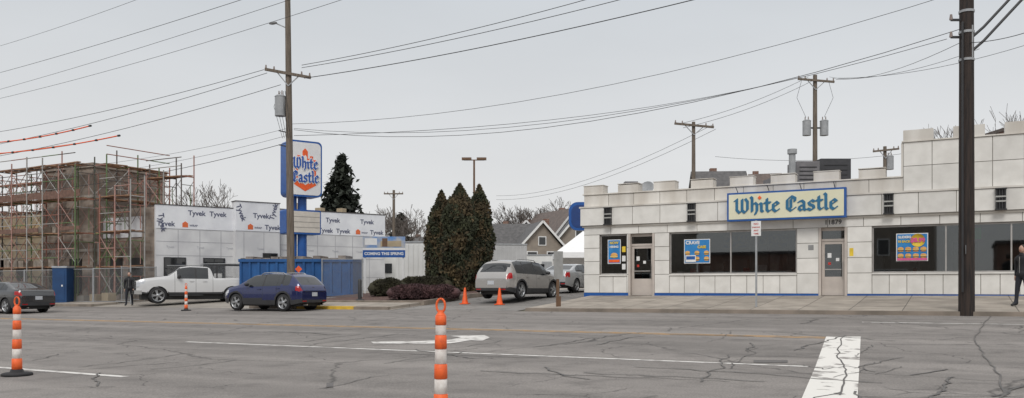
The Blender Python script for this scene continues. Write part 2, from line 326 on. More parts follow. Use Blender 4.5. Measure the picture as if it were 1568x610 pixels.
# ---------- restaurant (right) ----------
FY=33.1
cas=empty('white_tile_restaurant',(0,0,0))
mb=MB(); bk=MB()
def panels(a0,a1,z0,z1,yf=FY,wd=.62,mat=porc,t=.05):
    n=max(1,round((a1-a0)/wd)); s=(a1-a0)/n; g=.011
    for i in range(n): 
        d=R.uniform(0,.006)
        mb.bx(a0+i*s+g,a0+(i+1)*s-g,yf-d,yf+t,z0+g,z1-g,mat)
    bk.bx(a0,a1,yf+.018,yf+.3,z0,z1,joint)
A0,A1=-14.5,9.5
OP=[(-13.76,-12.5,1.86,3.6),(-12.43,-11.27,.8,3.6),(-10.62,-5.52,1.86,3.6),(-4.72,-3.70,.8,3.6),(-2.84,3.6,1.86,3.6),(4.4,7.2,1.86,3.6)]
rows=[1.07,1.86,2.44,3.02,3.6]
prev=A0
for o in OP+[(A1,A1,0,0)]:
    if o[0]-prev>.03:
        for r0,r1 in zip(rows,rows[1:]): panels(prev,o[0],r0,r1)
    if o[1]>o[0] and o[2]>1.5:
        panels(o[0],o[1],1.07,1.80,wd=.60); mb.bx(o[0],o[1],FY-.05,FY+.1,1.803,1.857,porc)
    prev=o[1]
panels(A0,A1,3.6,4.0,wd=1.25)
bk.bx(A0,-12.43,FY-.012,FY+.3,.4,1.07,blue);bk.bx(-11.27,-4.72,FY-.012,FY+.3,.4,1.07,blue);bk.bx(-3.7,A1,FY-.012,FY+.3,.4,1.07,blue)
panels(A0-.12,A1+.12,4.0,4.77,FY-.14,1.22,t=.06); bk.bx(A0-.12,A1+.12,FY-.12,FY+.02,4.02,4.765,joint)
mb.bx(A0-.16,A1+.16,FY-.18,FY+.1,4.773,4.84,porc2); mb.bx(A0-.06,A1+.06,FY-.07,FY-.003,3.93,3.997,porc2)
panels(A0,-1.79,4.84,5.35,wd=1.2,mat=porc2); mb.bx(A0-.05,-1.8,FY-.05,FY+.42,5.353,5.40,porc2)
a=-14.5
for k in range(8):
    mb.bx(a,a+.92,FY-.02,FY+.5,5.403,5.74-.03*(k%2),porc2); mb.bx(a-.02,a+.94,FY-.04,FY+.52,5.743,5.77,porc2); a+=1.6
panels(-1.79,A1,4.84,5.75,wd=.95); panels(-1.79,A1,5.75,6.62,wd=.95); mb.bx(-1.84,A1+.05,FY-.05,FY+.6,6.623,6.67,porc2)
mb.bx(-1.86,-1.795,FY,FY+8,5.40,6.60,porc2)
for a in(-1.79,-.18,1.4,3.0,4.6,6.2,7.8):
    mb.bx(a,a+.98,FY-.02,FY+.55,6.673,7.06,porc2)
mb.build('tile_panels',cas); 
bk.bx(A0+.01,A0+.3,FY+.31,46,.4,5.34,porc2); bk.bx(A1-.3,A1-.01,FY+.31,46,.4,6.6,porc2); bk.bx(A0,A1,46.01,46.3,.4,5.3,porc2)
bk.bx(A0+.31,A1-.31,FY+.31,45.9,4.0,4.2,pmat('roof_gravel',(.18,.17,.16)))
bk.bx(A0+.31,A1-.31,FY+.31,45.9,.5,.92,pmat('floor_tile',(.35,.28,.24)))
inw=pmat('interior_wall',(.40,.40,.38),(.30,.30,.29),1.2); bk.bx(A0+.31,A1-.31,FY+5.5,FY+5.7,.93,3.99,inw)
bk.build('walls_and_roof',cas)
# windows
fr=MB(); gl=MB()
def window(a0,a1,z0,z1,div):
    y=FY+.10
    gl.bx(a0+.04,a1-.04,y+.03,y+.036,z0+.04,z1-.04,glass)
    fr.bx(a0,a1,y,y+.08,z0,z0+.05,alu);fr.bx(a0,a1,y,y+.08,z1-.06,z1,alu)
    for a in [a0]+[d-.025 for d in div]+[a1-.05]: fr.bx(a,a+.05,y-.004,y+.084,z0+.051,z1-.061,alu)
window(-13.76,-12.5,1.86,3.6,[]);window(-10.62,-5.52,1.86,3.6,[-8.09]);window(-2.84,3.6,1.86,3.6,[-.41,1.6]);window(4.4,7.2,1.86,3.6,[5.8])
def door(a0,a1):
    y=FY+.16; zb=zg(a0,33)+.13
    fm=pmat('door_frame',(.55,.49,.44),(.46,.41,.37),2)
    fr.bx(a0,a0+.09,FY-.02,y+.1,zb,3.6,fm);fr.bx(a1-.09,a1,FY-.02,y+.1,zb,3.6,fm);fr.bx(a0+.09,a1-.09,y-.02,y+.1,3.48,3.6,fm);fr.bx(a0+.09,a1-.09,y-.02,y+.1,3.08,3.17,fm)
    fr.bx(a0+.10,a1-.10,y,y+.06,zb+.01,zb+.72,fm); fr.bx(a0+.10,a0+.2,y,y+.06,zb+.72,3.07,fm);fr.bx(a1-.2,a1-.10,y,y+.06,zb+.72,3.07,fm);fr.bx(a0+.2,a1-.2,y,y+.06,2.97,3.07,fm)
    gl.bx(a0+.2,a1-.2,y+.03,y+.036,zb+.72,2.97,glass);gl.bx(a0+.09,a1-.09,y+.03,y+.036,3.17,3.48,glass)
    fr.cyl((a0+.22,y-.06,2.0),(a1-.22,y-.06,2.0),.02,.02,alu,8); fr.cyl((a1-.17,y-.06,1.7),(a1-.17,y-.06,2.3),.015,.015,alu,8)
    fr.bx(a0+.30,a0+.44,y+.02,y+.028,2.45,2.63,white); fr.bx(a0+.60,a0+.72,y+.02,y+.028,2.32,2.44,white); fr.bx(a0+.32,a0+.42,y+.02,y+.028,2.18,2.28,red)
door(-12.43,-11.27);door(-4.72,-3.70)
fr.build('window_and_door_frames',cas);gl.build('window_glass',cas)
# interior
it=MB(); lam=pmat('laminate',(.45,.42,.38)); stl=pmat('kitchen_steel',(.50,.51,.52),metal=.4,rough=.35)
it.bx(-9.9,-1,FY+3.2,FY+3.8,.93,2.0,stl); 
for k in range(6): it.bx(-9.5+k*1.4,-8.4+k*1.4,FY+4.4,FY+5.3,.93,2.6+.2*(k%2),stl)
for a in(-13,-2,-.2,1.4,3,5.2): it.bx(a-.35,a+.35,FY+.9,FY+1.5,1.66,1.70,lam); it.cyl((a,FY+1.2,.93),(a,FY+1.2,1.66),.04,.04,dark,8); it.bx(a+.5,a+.6,FY+.8,FY+1.6,.93,2.05,red)
for k in range(9): it.bx(-13.5+2.4*k,-12.5+2.4*k,FY+1.5,FY+2.1,3.93,3.98,white)
for k in range(9): it.bx(-10.4+k*.55,-10.4+k*.55+R.uniform(.15,.4),FY+.35,FY+.5,1.9,2.0+.1*(k%4),(white,red,stl,lam)[k%4])
for a,w__,z1 in((-10.3,.5,3.3),(-7.6,.7,3.1),(-6.1,.35,3.5),(-.2,.8,3.0),(1.9,.5,3.2)): it.bx(a,a+w__,FY+1.4,FY+1.9,.93,z1,pmat('cabinet_grey',(.22,.22,.22)))
it.bx(-9.2,-5.5,FY+3.3,FY+3.35,3.05,3.6,pmat('menu_board',(.55,.5,.4),(.1,.2,.4),6))
it.bx(.0,.7,FY+.3,FY+.34,3.05,3.45,pmat('green_board',(.08,.65,.2))); it.build('interior_fittings',cas)
# posters
po=MB(); Ty=lambda a,z:Matrix.Translation((a,FY+.08,z))
pb=pmat('poster_blue',(.03,.24,.56),(.02,.18,.46),3); bun=pmat('bun_brown',(.72,.40,.13),(.60,.29,.07),20); meat=pmat('patty',(.16,.06,.03)); pyel=pmat('poster_yellow',(.85,.60,.05)); pink=pmat('poster_pink',(.75,.12,.30)); lett=pmat('cheese_yellow',(.88,.66,.22))
def poster(a0,a1,z0,z1,bg,kind):
    y=FY+.100; po.bx(a0,a1,y,y+.006,z0,z1,white); po.bx(a0+.03,a1-.03,y-.006,y-.001,z0+.03,z1-.03,bg)
    cx=(a0+a1)/2
    if kind>0:
        n=3 if kind==1 else 4
        for r in range(2):
            for i in range(n):
                c=(a0+.15+(a1-a0-.30)*i/(n-1), y-.012-.002*r, z0+.22+r*.24)
                po.ell(c,(.105,.015,.06),bun,12); po.bx(c[0]-.1,c[0]+.1,y-.03,y-.008,c[2]-.045,c[2]-.02,lett); po.bx(c[0]-.095,c[0]+.095,y-.028,y-.008,c[2]-.075,c[2]-.045,meat); po.ell((c[0],y-.012,c[2]-.09),(.10,.015,.028),bun,10)
    if kind==1:
        text(po,'CRAVE',.19,white,Ty(cx-.18,z1-.15),off=.007); text(po,'CASE',.15,pyel,Ty(cx+.2,z1-.33),off=.007)
        po.bx(a0+.07,a0+.5,y-.034,y-.008,z0+.06,z0+.34,white); po.bx(a0+.1,a0+.47,y-.037,y-.0345,z0+.16,z0+.30,blue)
    if kind==2:
        po.lathe([(.001,0),(.24,0),(.24,.012)],pyel,24,Matrix.Translation((cx+.19,y-.01,z1-.26))@Matrix.Rotation(math.pi/2,4,'X')); text(po,'$8.99',.21,pink,Matrix.Translation((cx+.19,y-.03,z1-.26)),off=.012)
        text(po,'SLIDERS',.12,white,Ty(a0+.28,z1-.14),off=.006); text(po,'10 SACK',.11,pyel,Ty(a0+.26,z1-.30),off=.006); po.bx(a0+.03,a1-.03,y-.034,y-.031,z0+.03,z0+.11,pink)
    if kind==0:
        text(po,'NOW',.15,pyel,Ty(cx,z1-.15),off=.006); text(po,'HIRING',.12,white,Ty(cx,z1-.32),off=.006)
        po.ell((cx,y-.012,z0+.36),(.17,.02,.12),bun,10); po.bx(cx-.17,cx+.17,y-.034,y-.008,z0+.28,z0+.33,lett); po.bx(a0+.05,a1-.05,y-.012,y-.008,z0+.06,z0+.18,orange)
poster(-13.42,-12.82,2.33,3.38,pb,0); poster(-10.02,-8.93,2.30,3.30,pb,1); poster(-2.03,-.98,2.28,3.30,pb,2)
for a,z,m_ in((-12.68,2.55,white),(-12.68,2.95,pyel),(-12.68,2.2,white),(2.3,2.6,white)):
    po.bx(a-.08,a+.08,FY+.10,FY+.104,z-.12,z+.12,m_)
po.bx(-3.62,-3.48,FY-.008,FY-.001,2.5,2.8,pyel); po.bx(-5.1,-4.9,FY-.008,FY-.001,2.75,2.95,pmat('notice_grey',(.3,.3,.3)))
po.build('window_posters',cas)
# sign board
sg=MB(); sg.M=Matrix.Translation((-5.88,FY-.55,4.49))
sg.bx(-2.2,2.2,0,.34,-.56,.56,blue); sg.bx(-2.13,2.13,-.012,-.002,-.49,.49,cream)
blackletter(sg,'White Castle',3.85,signblue,Matrix.Translation((0,-.013,-.24)),.02,vs=.98)
sg.poly([(x*.075-.93,z*.10+.32) for x,z in((-1,0),(0,.8),(1,0),(0,-.8))],orange,.03,Matrix.Translation((0,-.012,0)))
for a in(-1.8,-.6,.6,1.8): sg.cyl((a,-.25,.75),(a,.1,.58),.015,.015,dark,6)
sg.build('sign_board',cas)
nm=MB(); text(nm,'11879',.25,dark,Matrix.Translation((-4.2,FY-.012,3.79)),.006,.002)
# wall lanterns
def lantern(a,z):
    nm.bx(a-.02,a+.30,FY-.20,FY-.145,z-.4,z+.36,dark)
    for k in range(4): nm.bx(a-.01+.085*k,a+.035+.085*k,FY-.30,FY-.20,z-.36,z+.32,dark)
    nm.bx(a-.02,a+.30,FY-.31,FY-.20,z+.04,z+.09,pmat('lamp_grey',(.4,.4,.38))); nm.bx(a-.02,a+.30,FY-.31,FY-.20,z-.12,z-.07,MATS['lamp_grey']); nm.bx(a-.04,a+.32,FY-.33,FY-.19,z+.32,z+.36,dark);nm.bx(a-.04,a+.32,FY-.33,FY-.19,z-.40,z-.36,dark)
for b in(929,1056,1355,1525,1690): lantern(A_at(b,FY),4.40)
nm.build('lanterns_and_number',cas)
# rooftop equipment
rf=MB(); hv=pmat('hvac_grey',(.20,.19,.20),(.15,.145,.15)); dk2=pmat('hvac_dark',(.05,.05,.055))
def rbox(b0,b1,e0,e1,Z,m,d=1.2):
    p=W3(b0,e1,Z); q=W3(b1,e0,Z); M=Matrix.Translation((p.x,p.y,0))@Matrix.Rotation(math.radians(28.7),4,'Z'); l=math.hypot(q.x-p.x,q.y-p.y)
    rf.bx(0,l,0,d,p.z,q.z,m,M)
    for k in range(4): rf.bx(.12*l,l*.88,-.02,-.002,p.z+.3+(q.z-p.z-.4)*k/4,p.z+.34+(q.z-p.z-.4)*k/4,dark,M)
rbox(1220,1255,247,286,35.5,hv);rbox(1257,1303,243,286,36.5,dk2,1.6);rbox(1181,1208,272,292,37,hv)
rbox(957,977,278,300,37,hv,.5)
p=W3(1213,285,35);q=W3(1213,236,35); rf.cyl(p,q,.14,.14,grey,12); rf.cyl(q,q+Vector((0,0,.2)),.2,.2,grey,12)
p=W3(991,300,37.5);q=W3(991,290,37.5); rf.cyl(p,q,.03,.03,grey,6); rf.lathe([(.001,.0),(.2,.03),(.36,.11)],grey,16,Matrix.Translation(q)@Matrix.Rotation(1.1,4,'X'))
rf.build('rooftop_equipment',cas)
# ---------- poles ----------
def insul(mb,p): mb.cyl(p,p+Vector((0,0,.16)),.05,.03,pmat('insulator',(.25,.2,.18)),6)
def transformer(mb,p):
    mb.cyl(p,p+Vector((0,0,.95)),.27,.27,grey,14); mb.cyl(p+Vector((0,0,.95)),p+Vector((0,0,1.03)),.29,.2,grey,14)
    for s in(-.1,.1): mb.cyl(p+Vector((s,0,1.0)),p+Vector((s,0,1.25)),.04,.025,pmat('insulator',(.25,.2,.18)),6)
def pole(name,b,Z,top,r0,r1,mat,arms=(),tr=(),lean=(0,0)):
    a,y=W(b,Z); z0=zg(a,y)-.2; t=Vector((a+lean[0],y+lean[1],top)); mb=MB(); mb.cyl((a,y,z0),t,r0,r1,mat,12)
    def at(z): k=(z-z0)/(top-z0); return Vector((a+lean[0]*k,y+lean[1]*k,z))
    for (z,hl,ang,cant) in arms:
        c=at(z); d=Vector((math.cos(ang)*hl,math.sin(ang)*hl,cant)); off=Vector((math.sin(ang),-math.cos(ang),0))*(r1+.06)
        mb.bar(c-d+off,c+d+off,.1,.13,mat); mb.bar(c+d*.5+off,at(z-.6)+off*.8,.03,.05,grey); mb.bar(c-d*.5+off,at(z-.6)+off*.8,.03,.05,grey)
        for k in(-.95,-.6,.6,.95): insul(mb,c+d*k+off+Vector((0,0,.06)))
    for (z,dx,ang) in tr:
        c=at(z); transformer(mb,c+Vector((math.cos(ang)*dx,math.sin(ang)*dx,0))); mb.bar(c+Vector((0,0,.5)),c+Vector((math.cos(ang)*dx,math.sin(ang)*dx,.5)),.06,.1,dark)
    return mb,at
TA=math.radians(28.7)
mb,at=pole('utility_pole',446,40,16.4,.20,.13,wood,[(11.75,1.1,TA+.1,-.18)],[(9.7,-.42,TA)],(-.25,0))
c=at(14.0); mb.bar(c,c+Vector((-.6,-.25,.3)),.05,.05,grey); mb.ell(tuple(c+Vector((-.7,-.3,.30))),(.26,.13,.07),grey)
for z in(8.2,8.9): mb.bar(at(z)+Vector((-.1,0,0)),at(z)+Vector((-.5,-.2,.1)),.05,.05,dark)
for k in range(5): mb.tube([at(10.9)+Vector((-.45+.1*k,-.2,0)),at(10.2)+Vector((-.75+.22*k,-.25,0)),at(8.6)+Vector((-.25+.12*k,-.2,0))],.012,dark,4)
mb.build('utility_pole')
mb,at=pole('utility_pole',1480,23.7,16,.215,.17,woodd,[])
# steel luminaire mast arms
u=Vector((CA,SA,0))
for z,h in((8.55,1.0),(8.15,1.0)):
    mb.tube([at(z)+u*.1,at(z)+u*.5+Vector((0,0,.35)),at(z)+u*1.8+Vector((0,0,1.75)),at(z)+u*4.0+Vector((0,0,2.6))],.04,dark,8)
mb.bar(at(8.9)+u*.15+Vector((0,-.15,0)),at(7.9)+u*.15+Vector((0,-.15,0)),.1,.08,grey)
for z in(9.3,8.7,7.9): mb.cyl(at(z),at(z+.07),.21,.21,grey,12)
mb.cyl(at(1.2)+Vector((-.1,-.25,0)),at(9)+Vector((-.1,-.22,0)),.03,.03,dark,6); mb.bar(at(2.3)+Vector((-.02,-.235,0)),at(2.55)+Vector((-.02,-.235,0)),.15,.01,grey)
for z in(8.6,9.1): mb.bar(at(z),at(z)-u*.45,.06,.06,dark); insul(mb,at(z)-u*.45)
mb.build('utility_pole')
mb,at=pole('utility_pole',1248,54,15.3,.19,.13,wood,[(14.9,1.2,TA,-.1)],[(11.3,-.55,TA),(11.3,.6,TA)]); 
for s in(-1,1): mb.tube([at(14.9)+u*s*.9,at(13.8)+u*s*1.2,at(12.5)+u*s*.6],.012,dark,4)
mb.build('utility_pole')
mb,at=pole('utility_pole',1062,52,11.8,.16,.11,wood,[(11.55,1.25,TA,-.12)]); mb.build('utility_pole')
mb,at=pole('utility_pole',1355,60,11.6,.16,.12,wood,[(11.3,.95,TA,.1)],[(9.9,.35,TA)]); mb.build('utility_pole')
mb,at=pole('utility_pole',603,85,11.3,.18,.13,wood,[(10.9,1.0,TA,0)]); mb.build('utility_pole')
mb=MB(); a,y=W(726,60); mb.cyl((a,y,1),(a,y,10.6),.10,.07,brown,10); mb.bar(Vector((a,y,10.6))-u*.75,Vector((a,y,10.6))+u*.75,.1,.06,brown)
for s in(-1,1): mb.bx(-.35,.35,-.18,.18,-.05,.12,brown,Matrix.Translation(Vector((a,y,10.65))+u*s*.55)@Matrix.Rotation(TA,4,'Z'))
mb.build('street_lamp')
# ---------- wires ----------
wm=pmat('wire_black',(.03,.03,.032),rough=.6)
wi=MB()
def wire(p,q,sag=.3,r=.014,n=14):
    pts=[]
    for i in range(n+1):
        t=i/n; v=p.lerp(q,t); v.z-=sag*4*t*(1-t); pts.append(v)
    wi.tube(pts,r,wm,4)
LP=lambda b,e:W3(b,e,40)
wire(LP(404,107),W3(-40,208,54),.3); wire(LP(409,112),W3(-40,228,53),.3);wire(LP(430,130),W3(-40,246,52),.3)
wire(LP(466,120),W3(1150,-22,28),.25,.018);wire(LP(462,100),W3(960,-18,31),.2,.014);wire(LP(462,104),W3(1010,-16,30),.2,.014)
wire(LP(448,190),W3(1500,-22,26),1.0,.009)
wire(LP(450,197),W3(1450,60,26),1.2,.009);wire(LP(450,208),W3(1228,118,54),.8,.012);wire(LP(450,199),W3(1470,45,24),1.4,.010)
wire(LP(443,218),W3(-40,300,50),.5,.014);wire(LP(443,196),W3(-40,262,50),.6,.008);wire(LP(443,207),W3(-40,278,50),.6,.008)
wire(W3(-40,82,45),W3(230,-8,30),.1,.008);wire(W3(-40,122,45),W3(400,-10,26),.1,.010);wire(W3(-40,148,42),W3(480,-12,24),.1,.008);wire(W3(-40,160,42),W3(560,-12,24),.2,.008)
for s in(0,6): wire(W3(1238+s,118+s,54),W3(1040+s,190+s,52),.3,.012);wire(W3(1090+s,192+s,52),W3(760,300+s,95),1.2,.013)
wire(W3(1280,122,54),W3(1500,75,45),.4,.012);wire(W3(1275,120,54),W3(1600,60,40),.5,.012);wire(W3(1270,118,54),W3(1478,62,23.7),.5,.009)
wire(W3(1478,66,23.7),W3(1600,40,21),.1,.010);wire(W3(1095,240,60),W3(1450,225,60),.6,.012)
wi.build('overhead_wires')
og=MB()
for p,q in((W3(-10,219,49),W3(138,193,46)),(W3(-10,236,49),W3(182,208,45))):
    og.tube([p.lerp(q,i/12)-Vector((0,0,.25*4*(i/12)*(1-i/12)*.5)) for i in range(13)],.035,orange,6)
    for i in range(0,13,2): c=p.lerp(q,i/12)-Vector((0,0,.25*2*(i/12)*(1-i/12))); og.cyl(c-Vector((.08,0,0)),c+Vector((.08,0,0)),.06,.06,dark,6)
og.build('wire_guard')
# ---------- vehicles ----------
def lin(P,x):
    if x<=P[0][0]: return P[0][1]
    for a,b in zip(P,P[1:]):
        if x<=b[0]: return a[1]+(b[1]-a[1])*(x-a[0])/(b[0]-a[0])
    return P[-1][1]
def smo(P,x,w=.07): return sum(lin(P,x+w*k/3) for k in range(-3,4))/7
cglass=pmat('car_glass',(.02,.023,.025),(.015,.017,.02),rough=.04,spec=.8); tail=pmat('tail_lamp',(.42,.012,.015),rough=.15); head=pmat('head_lamp',(.6,.62,.65),rough=.1); plast=pmat('car_plastic',(.035,.035,.037),rough=.6)
rim=pmat('wheel_rim',(.45,.46,.47),rough=.3,metal=.7); rimd=pmat('wheel_dark',(.03,.03,.03)); chrome=pmat('chrome',(.6,.6,.6),rough=.15,metal=1); plate=pmat('licence_plate',(.6,.62,.6),(.4,.42,.5),30)
def wheel(mb,x,y,r,w,side):
    M=Matrix.Translation((x,y,r))@Matrix.Rotation(-side*math.pi/2,4,'X')
    # axis local z points outwards
    h=w/2
    mb.lathe([(r*.55,-h),(r*.9,-h),(r,-h*.7),(r,h*.7),(r*.94,h*.95),(r*.70,h)],black,28,M)
    mb.lathe([(r*.72,h*.98),(r*.68,h*1.0),(r*.64,h*.6),(r*.62,h*.1),(.001,h*.1)],rim,28,M)
    mb.lathe([(r*.62,h*.12),(.001,h*.12)],rimd,20,M)
    for k in range(5):
        for dd in(-.13,.13):
            A=k*math.tau/5+dd; Q=M@Matrix.Rotation(A,4,'Z'); mb.bx(.02,r*.67,-.022,.022,h*.35,h*.8,rim,Q)
    mb.lathe([(.085,h*.85),(.07,h*.95),(.001,h*.97)],rim,12,M)
def car(name,pos,head_ang,L,Wd,top,belt,wx,wr,wins,ws,rw,paint,clad=0,rails=False,tl=(.82,1.05),taillim=.5,front_grille=True,seams=(),pickup=False,sill=.26,wglass=None,tumble=.26,dz=0):
    hw0=Wd/2; xs=set([round(L*i/96,4) for i in range(97)])
    for d in(.0,.02,.05,.09): xs.add(d); xs.add(round(L-d,4))
    for s in seams: xs.add(s); xs.add(s+.014)
    for a,b in wins: xs.add(a); xs.add(b)
    xs=sorted(xs)
    def hw(x):
        t=min(x,L-x)/.6; f=1-((.17 if not pickup else .03) if x<L/2 else (.24 if not pickup else .13))*max(0,1-t)**2.4; return hw0*f
    def zl(x):
        z=sill+(.10*max(0,1-min(x,L-x)/.5))
        for q in wx:
            d=abs(x-q); RR=wr+.055
            if d<RR: z=max(z,wr+math.sqrt(RR*RR-d*d))
        return z
    body=MB(); body.mats=[paint]; nl,ng,nr=9,8,6
    rows=[]; info=[]
    for x in xs:
        b=smo(belt,x); t=max(b+.02,smo(top,x,.05)); h=t-b; H_=hw(x); z0=zl(x); row=[]
        for k in range(nl):
            f=k/(nl-1); z=z0+(b-z0)*f; yy=H_*(.955+.045*math.sin(min(1,(z-.2)/.42)*math.pi/2)) if z<.75 else H_*(1-.03*((z-.75)/max(.05,b-.75+.001))**2 if b>.75 else 1)
            if abs(z-(b*.86))<.03: yy*=1.004
            row.append((yy,z))
        yr=H_*(.95-tumble*min(1,h/.55)); yb=row[-1][0]-.012
        for k in range(1,ng+1):
            f=k/ng; row.append((yb+(yr-yb)*f**1.25,b+h*.9*f))
        for k in range(1,nr+1):
            q=k/nr; row.append((yr*(1-q),b+h*(.9+.1*(1-(1-q)**2.4))))
        rows.append(row); info.append((b,t,h))
    nR=len(rows[0]); vs=[];
    for x,row in zip(xs,rows):
        for (yy,z) in row: vs.append((x-L/2,yy,z))
        for (yy,z) in row: vs.append((x-L/2,-yy,z))
    def matf(x,yy,z,k,i):
        b,t,h=info[i]
        if tl and x<taillim*.6 and yy>hw0*.5 and tl[0]<z<tl[1] and k<nl+3: return tail
        if x>L-.42 and yy>hw0*.52 and z>b-.19 and z<b-.01 and not(x<L-.34 and z<b-.13): return head
        for q in wx:
            if clad and math.hypot(x-q,z-wr)<wr+.055+.07: return plast
        if clad and z<sill+.14+clad: return plast
        if pickup and z<sill+.12: return plast
        for s in seams:
            if s<=x<=s+.014 and .34<z<t-.08: return rimd
        if nl-1<=k<nl-1+ng:
            if z>b+.025 and z<t-.055-.02*(h<.3) and h>.12:
                for a,c in wins:
                    if a<=x<=c: return cglass
                if wins[0][0]-.03<x<wins[-1][1]+.02 and z>b+.03 and ws[0]>x: return plast
        if k>=nl-1+ng:
            if ws[0]<x<ws[1] : return cglass
            if rw and rw[0]<x<rw[1] and yy<hw0*.72: return cglass
        if x<.25 and z<.52 and clad: return plast
        return paint
    nx=len(xs)
    for i in range(nx-1):
        for side in(0,1):
            for k in range(nR-1):
                a=i*2*nR+side*nR+k; b_=(i+1)*2*nR+side*nR+k
                cx=(xs[i]+xs[i+1])/2; p=rows[i][k]; q=rows[i][k+1]; p2=rows[i+1][k]; q2=rows[i+1][k+1]
                cy=(p[0]+q[0]+p2[0]+q2[0])/4; cz=(p[1]+q[1]+p2[1]+q2[1])/4
                m_=body.m(matf(cx,cy,cz,k,i))
                body.f.append([a,b_,b_+1,a+1] if side==0 else [a,a+1,b_+1,b_]); body.mi.append(m_); body.sm.append(True)
    body.v=[Vector(v) for v in vs]
    # end caps
    for i,rev in((0,0),(nx-1,1)):
        for k in range(nR-1):
            a=i*2*nR+k; z=(rows[i][k][1]+rows[i][k+1][1])/2
            mm=paint
            if z<.5: mm=plast
            if rev and front_grille and z<.75: mm=plast
            body.f.append([a,a+1,a+nR+1,a+nR]); body.mi.append(body.m(mm)); body.sm.append(False)
    # underbody and wheel wells
    body.bx(-L/2+.25,L/2-.25,-hw0+.25,hw0-.25,.2,.75,rimd)
    for q in wx: body.bx(q-L/2-wr-.03,q-L/2+wr+.03,-hw0*.9,hw0*.9,.3,wr*2+.0,rimd)
    for q in wx:
        for s in(1,-1): wheel(body,q-L/2,s*(hw0-.125),wr,.23,s)
    # mirrors, handles
    mx_=ws[0]-L/2+.12; 
    mz=smo(belt,ws[0])+.1
    for s in(1,-1):
        body.ell((mx_,s*(hw0+.09),mz),(.09,.12,.08 if not pickup else .13),paint if not clad and not pickup else plast,10)
        for a,c in wins[-2:] if len(wins)>1 else wins: body.bx(a-L/2+.05,a-L/2+.25,s*hw0-.012 if s>0 else s*hw0-.02,s*hw0+.02 if s>0 else s*hw0+.012,smo(belt,a)-.14,smo(belt,a)-.105,paint)
    # plate + bumper
    body.bx(-L/2-.012,-L/2-.001,-.16,.16,.62 if not pickup else .55,.78 if not pickup else .7,plate)
    for s in(-1,1): body.bx(-L/2-.008,-L/2+.05,s*.62-.12,s*.62+.12,.40,.44,tail); body.cyl((-L/2-.04,s*.5,.27),(-L/2+.2,s*.5,.27),.035,.035,chrome,10)
    if clad:
        body.bx(-L/2-.004,-L/2+.03,-.62,.62,.80,.815,chrome); body.bx(-L/2+.06,-L/2+.10,-.05,.05,.98,1.0,chrome)
    if pickup:
        body.bx(L/2-.03,L/2+.03,-.62,.62,.74,1.12,rimd); 
        for z in(.80,.90,1.0): body.bx(L/2+.03,L/2+.05,-.58,.58,z,z+.035,chrome)
        body.bx(L/2-.03,L/2+.05,-.66,.66,1.12,1.16,chrome); body.bx(L/2-.25,L/2+.10,-.97,.97,.48,.68,chrome); body.bx(L/2+.1,L/2+.115,-.35,.35,.5,.62,rimd)
        for s in(-1,1): body.bx(L/2-.25,L/2-.01,s*.80-.13,s*.80+.13,.86,1.08,head); body.bx(-.2,1.4,s*1.02-.05,s*1.02+.05,.40,.46,plast)
        body.bx(-L/2-.12,-L/2+.1,-.95,.95,.5,.68,chrome)
        # bed tool boxes / ladder rack
        for s in(-1,1):
            for xx in(.3,2.0): body.bx(xx-L/2-.03,xx-L/2+.03,s*.86-.03,s*.86+.03,1.28,1.98,plast)
            body.bx(.1-L/2,2.15-L/2,s*.86-.03,s*.86+.03,1.98,2.04,plast)
        body.bx(1.75-L/2,2.15-L/2,-.85,.85,1.28,1.55,chrome)
    elif front_grille: body.bx(L/2-.02,L/2+.012,-.5,.5,.52,.72,chrome); body.bx(L/2,L/2+.02,-.45,.45,.55,.70,rimd)
    if rails:
        for s in(1,-1):
            r0=wins[0][0]+.35-L/2; r1=ws[0]-.35-L/2; zt=lin(top,L/2+(r0+r1)/2); yy=hw0*(.95-tumble)-.01
            body.tube([(r0,s*yy,smo(top,r0+L/2)-.06),(r0+.15,s*yy,smo(top,r0+.15+L/2)+.015),((r0+r1)/2,s*yy,zt+.02),(r1-.15,s*yy,smo(top,r1-.15+L/2)+.012),(r1,s*yy,smo(top,r1+L/2)-.06)],.02,chrome,6)
    a,y=pos
    return body.build(name,None,(a,y,zg(a,y)+dz),head_ang)
def cpaint(n,c,r=.22,metal=.55):
    m=pmat(n,c,tuple(k*.96 for k in c),1,r,0,metal); m.node_tree.nodes['Principled BSDF'].inputs['Coat Weight'].default_value=.8; m.node_tree.nodes['Principled BSDF'].inputs['Coat Roughness'].default_value=.05; return m
suvtop=[(0,.80),(.03,.98),(.10,1.10),(.50,1.55),(.62,1.64),(.9,1.68),(2.2,1.70),(3.0,1.63),(3.72,1.14),(4.6,.98),(4.70,.85),(4.76,.72)]
suvbelt=[(0,.78),(.05,.95),(.12,1.05),(.6,1.10),(3.7,1.02),(4.5,.88),(4.7,.78),(4.76,.66)]
car('parked_suv',W(796,36.6),math.radians(90-3),4.76,1.89,suvtop,suvbelt,(1.0,3.78),.37,[(.62,1.25),(1.33,2.2),(2.3,3.35)],(3.0,3.74),(.14,.5),cpaint('silver_beige_paint',(.40,.385,.37)),.10,True,(.86,1.12),.5,seams=(1.5,2.26,3.42),dz=.06)
qt=[(0,.78),(.03,.95),(.12,1.08),(.52,1.45),(.66,1.53),(.9,1.57),(1.9,1.60),(2.7,1.53),(3.42,1.10),(4.15,.96),(4.3,.85),(4.38,.68)]
qb=[(0,.76),(.05,.92),(.14,1.02),(.6,1.07),(3.4,.99),(4.1,.86),(4.3,.76),(4.38,.62)]
car('compact_suv',W(421,35.2),math.pi+.03,4.38,1.84,qt,qb,(.92,3.56),.355,[(.62,.95),(1.05,1.98),(2.06,3.05)],(2.7,3.44),(.14,.5),cpaint('dark_blue_paint',(.014,.022,.095),.2,.3),.10,True,(.84,1.04),.42,seams=(1.25,2.02,3.12))
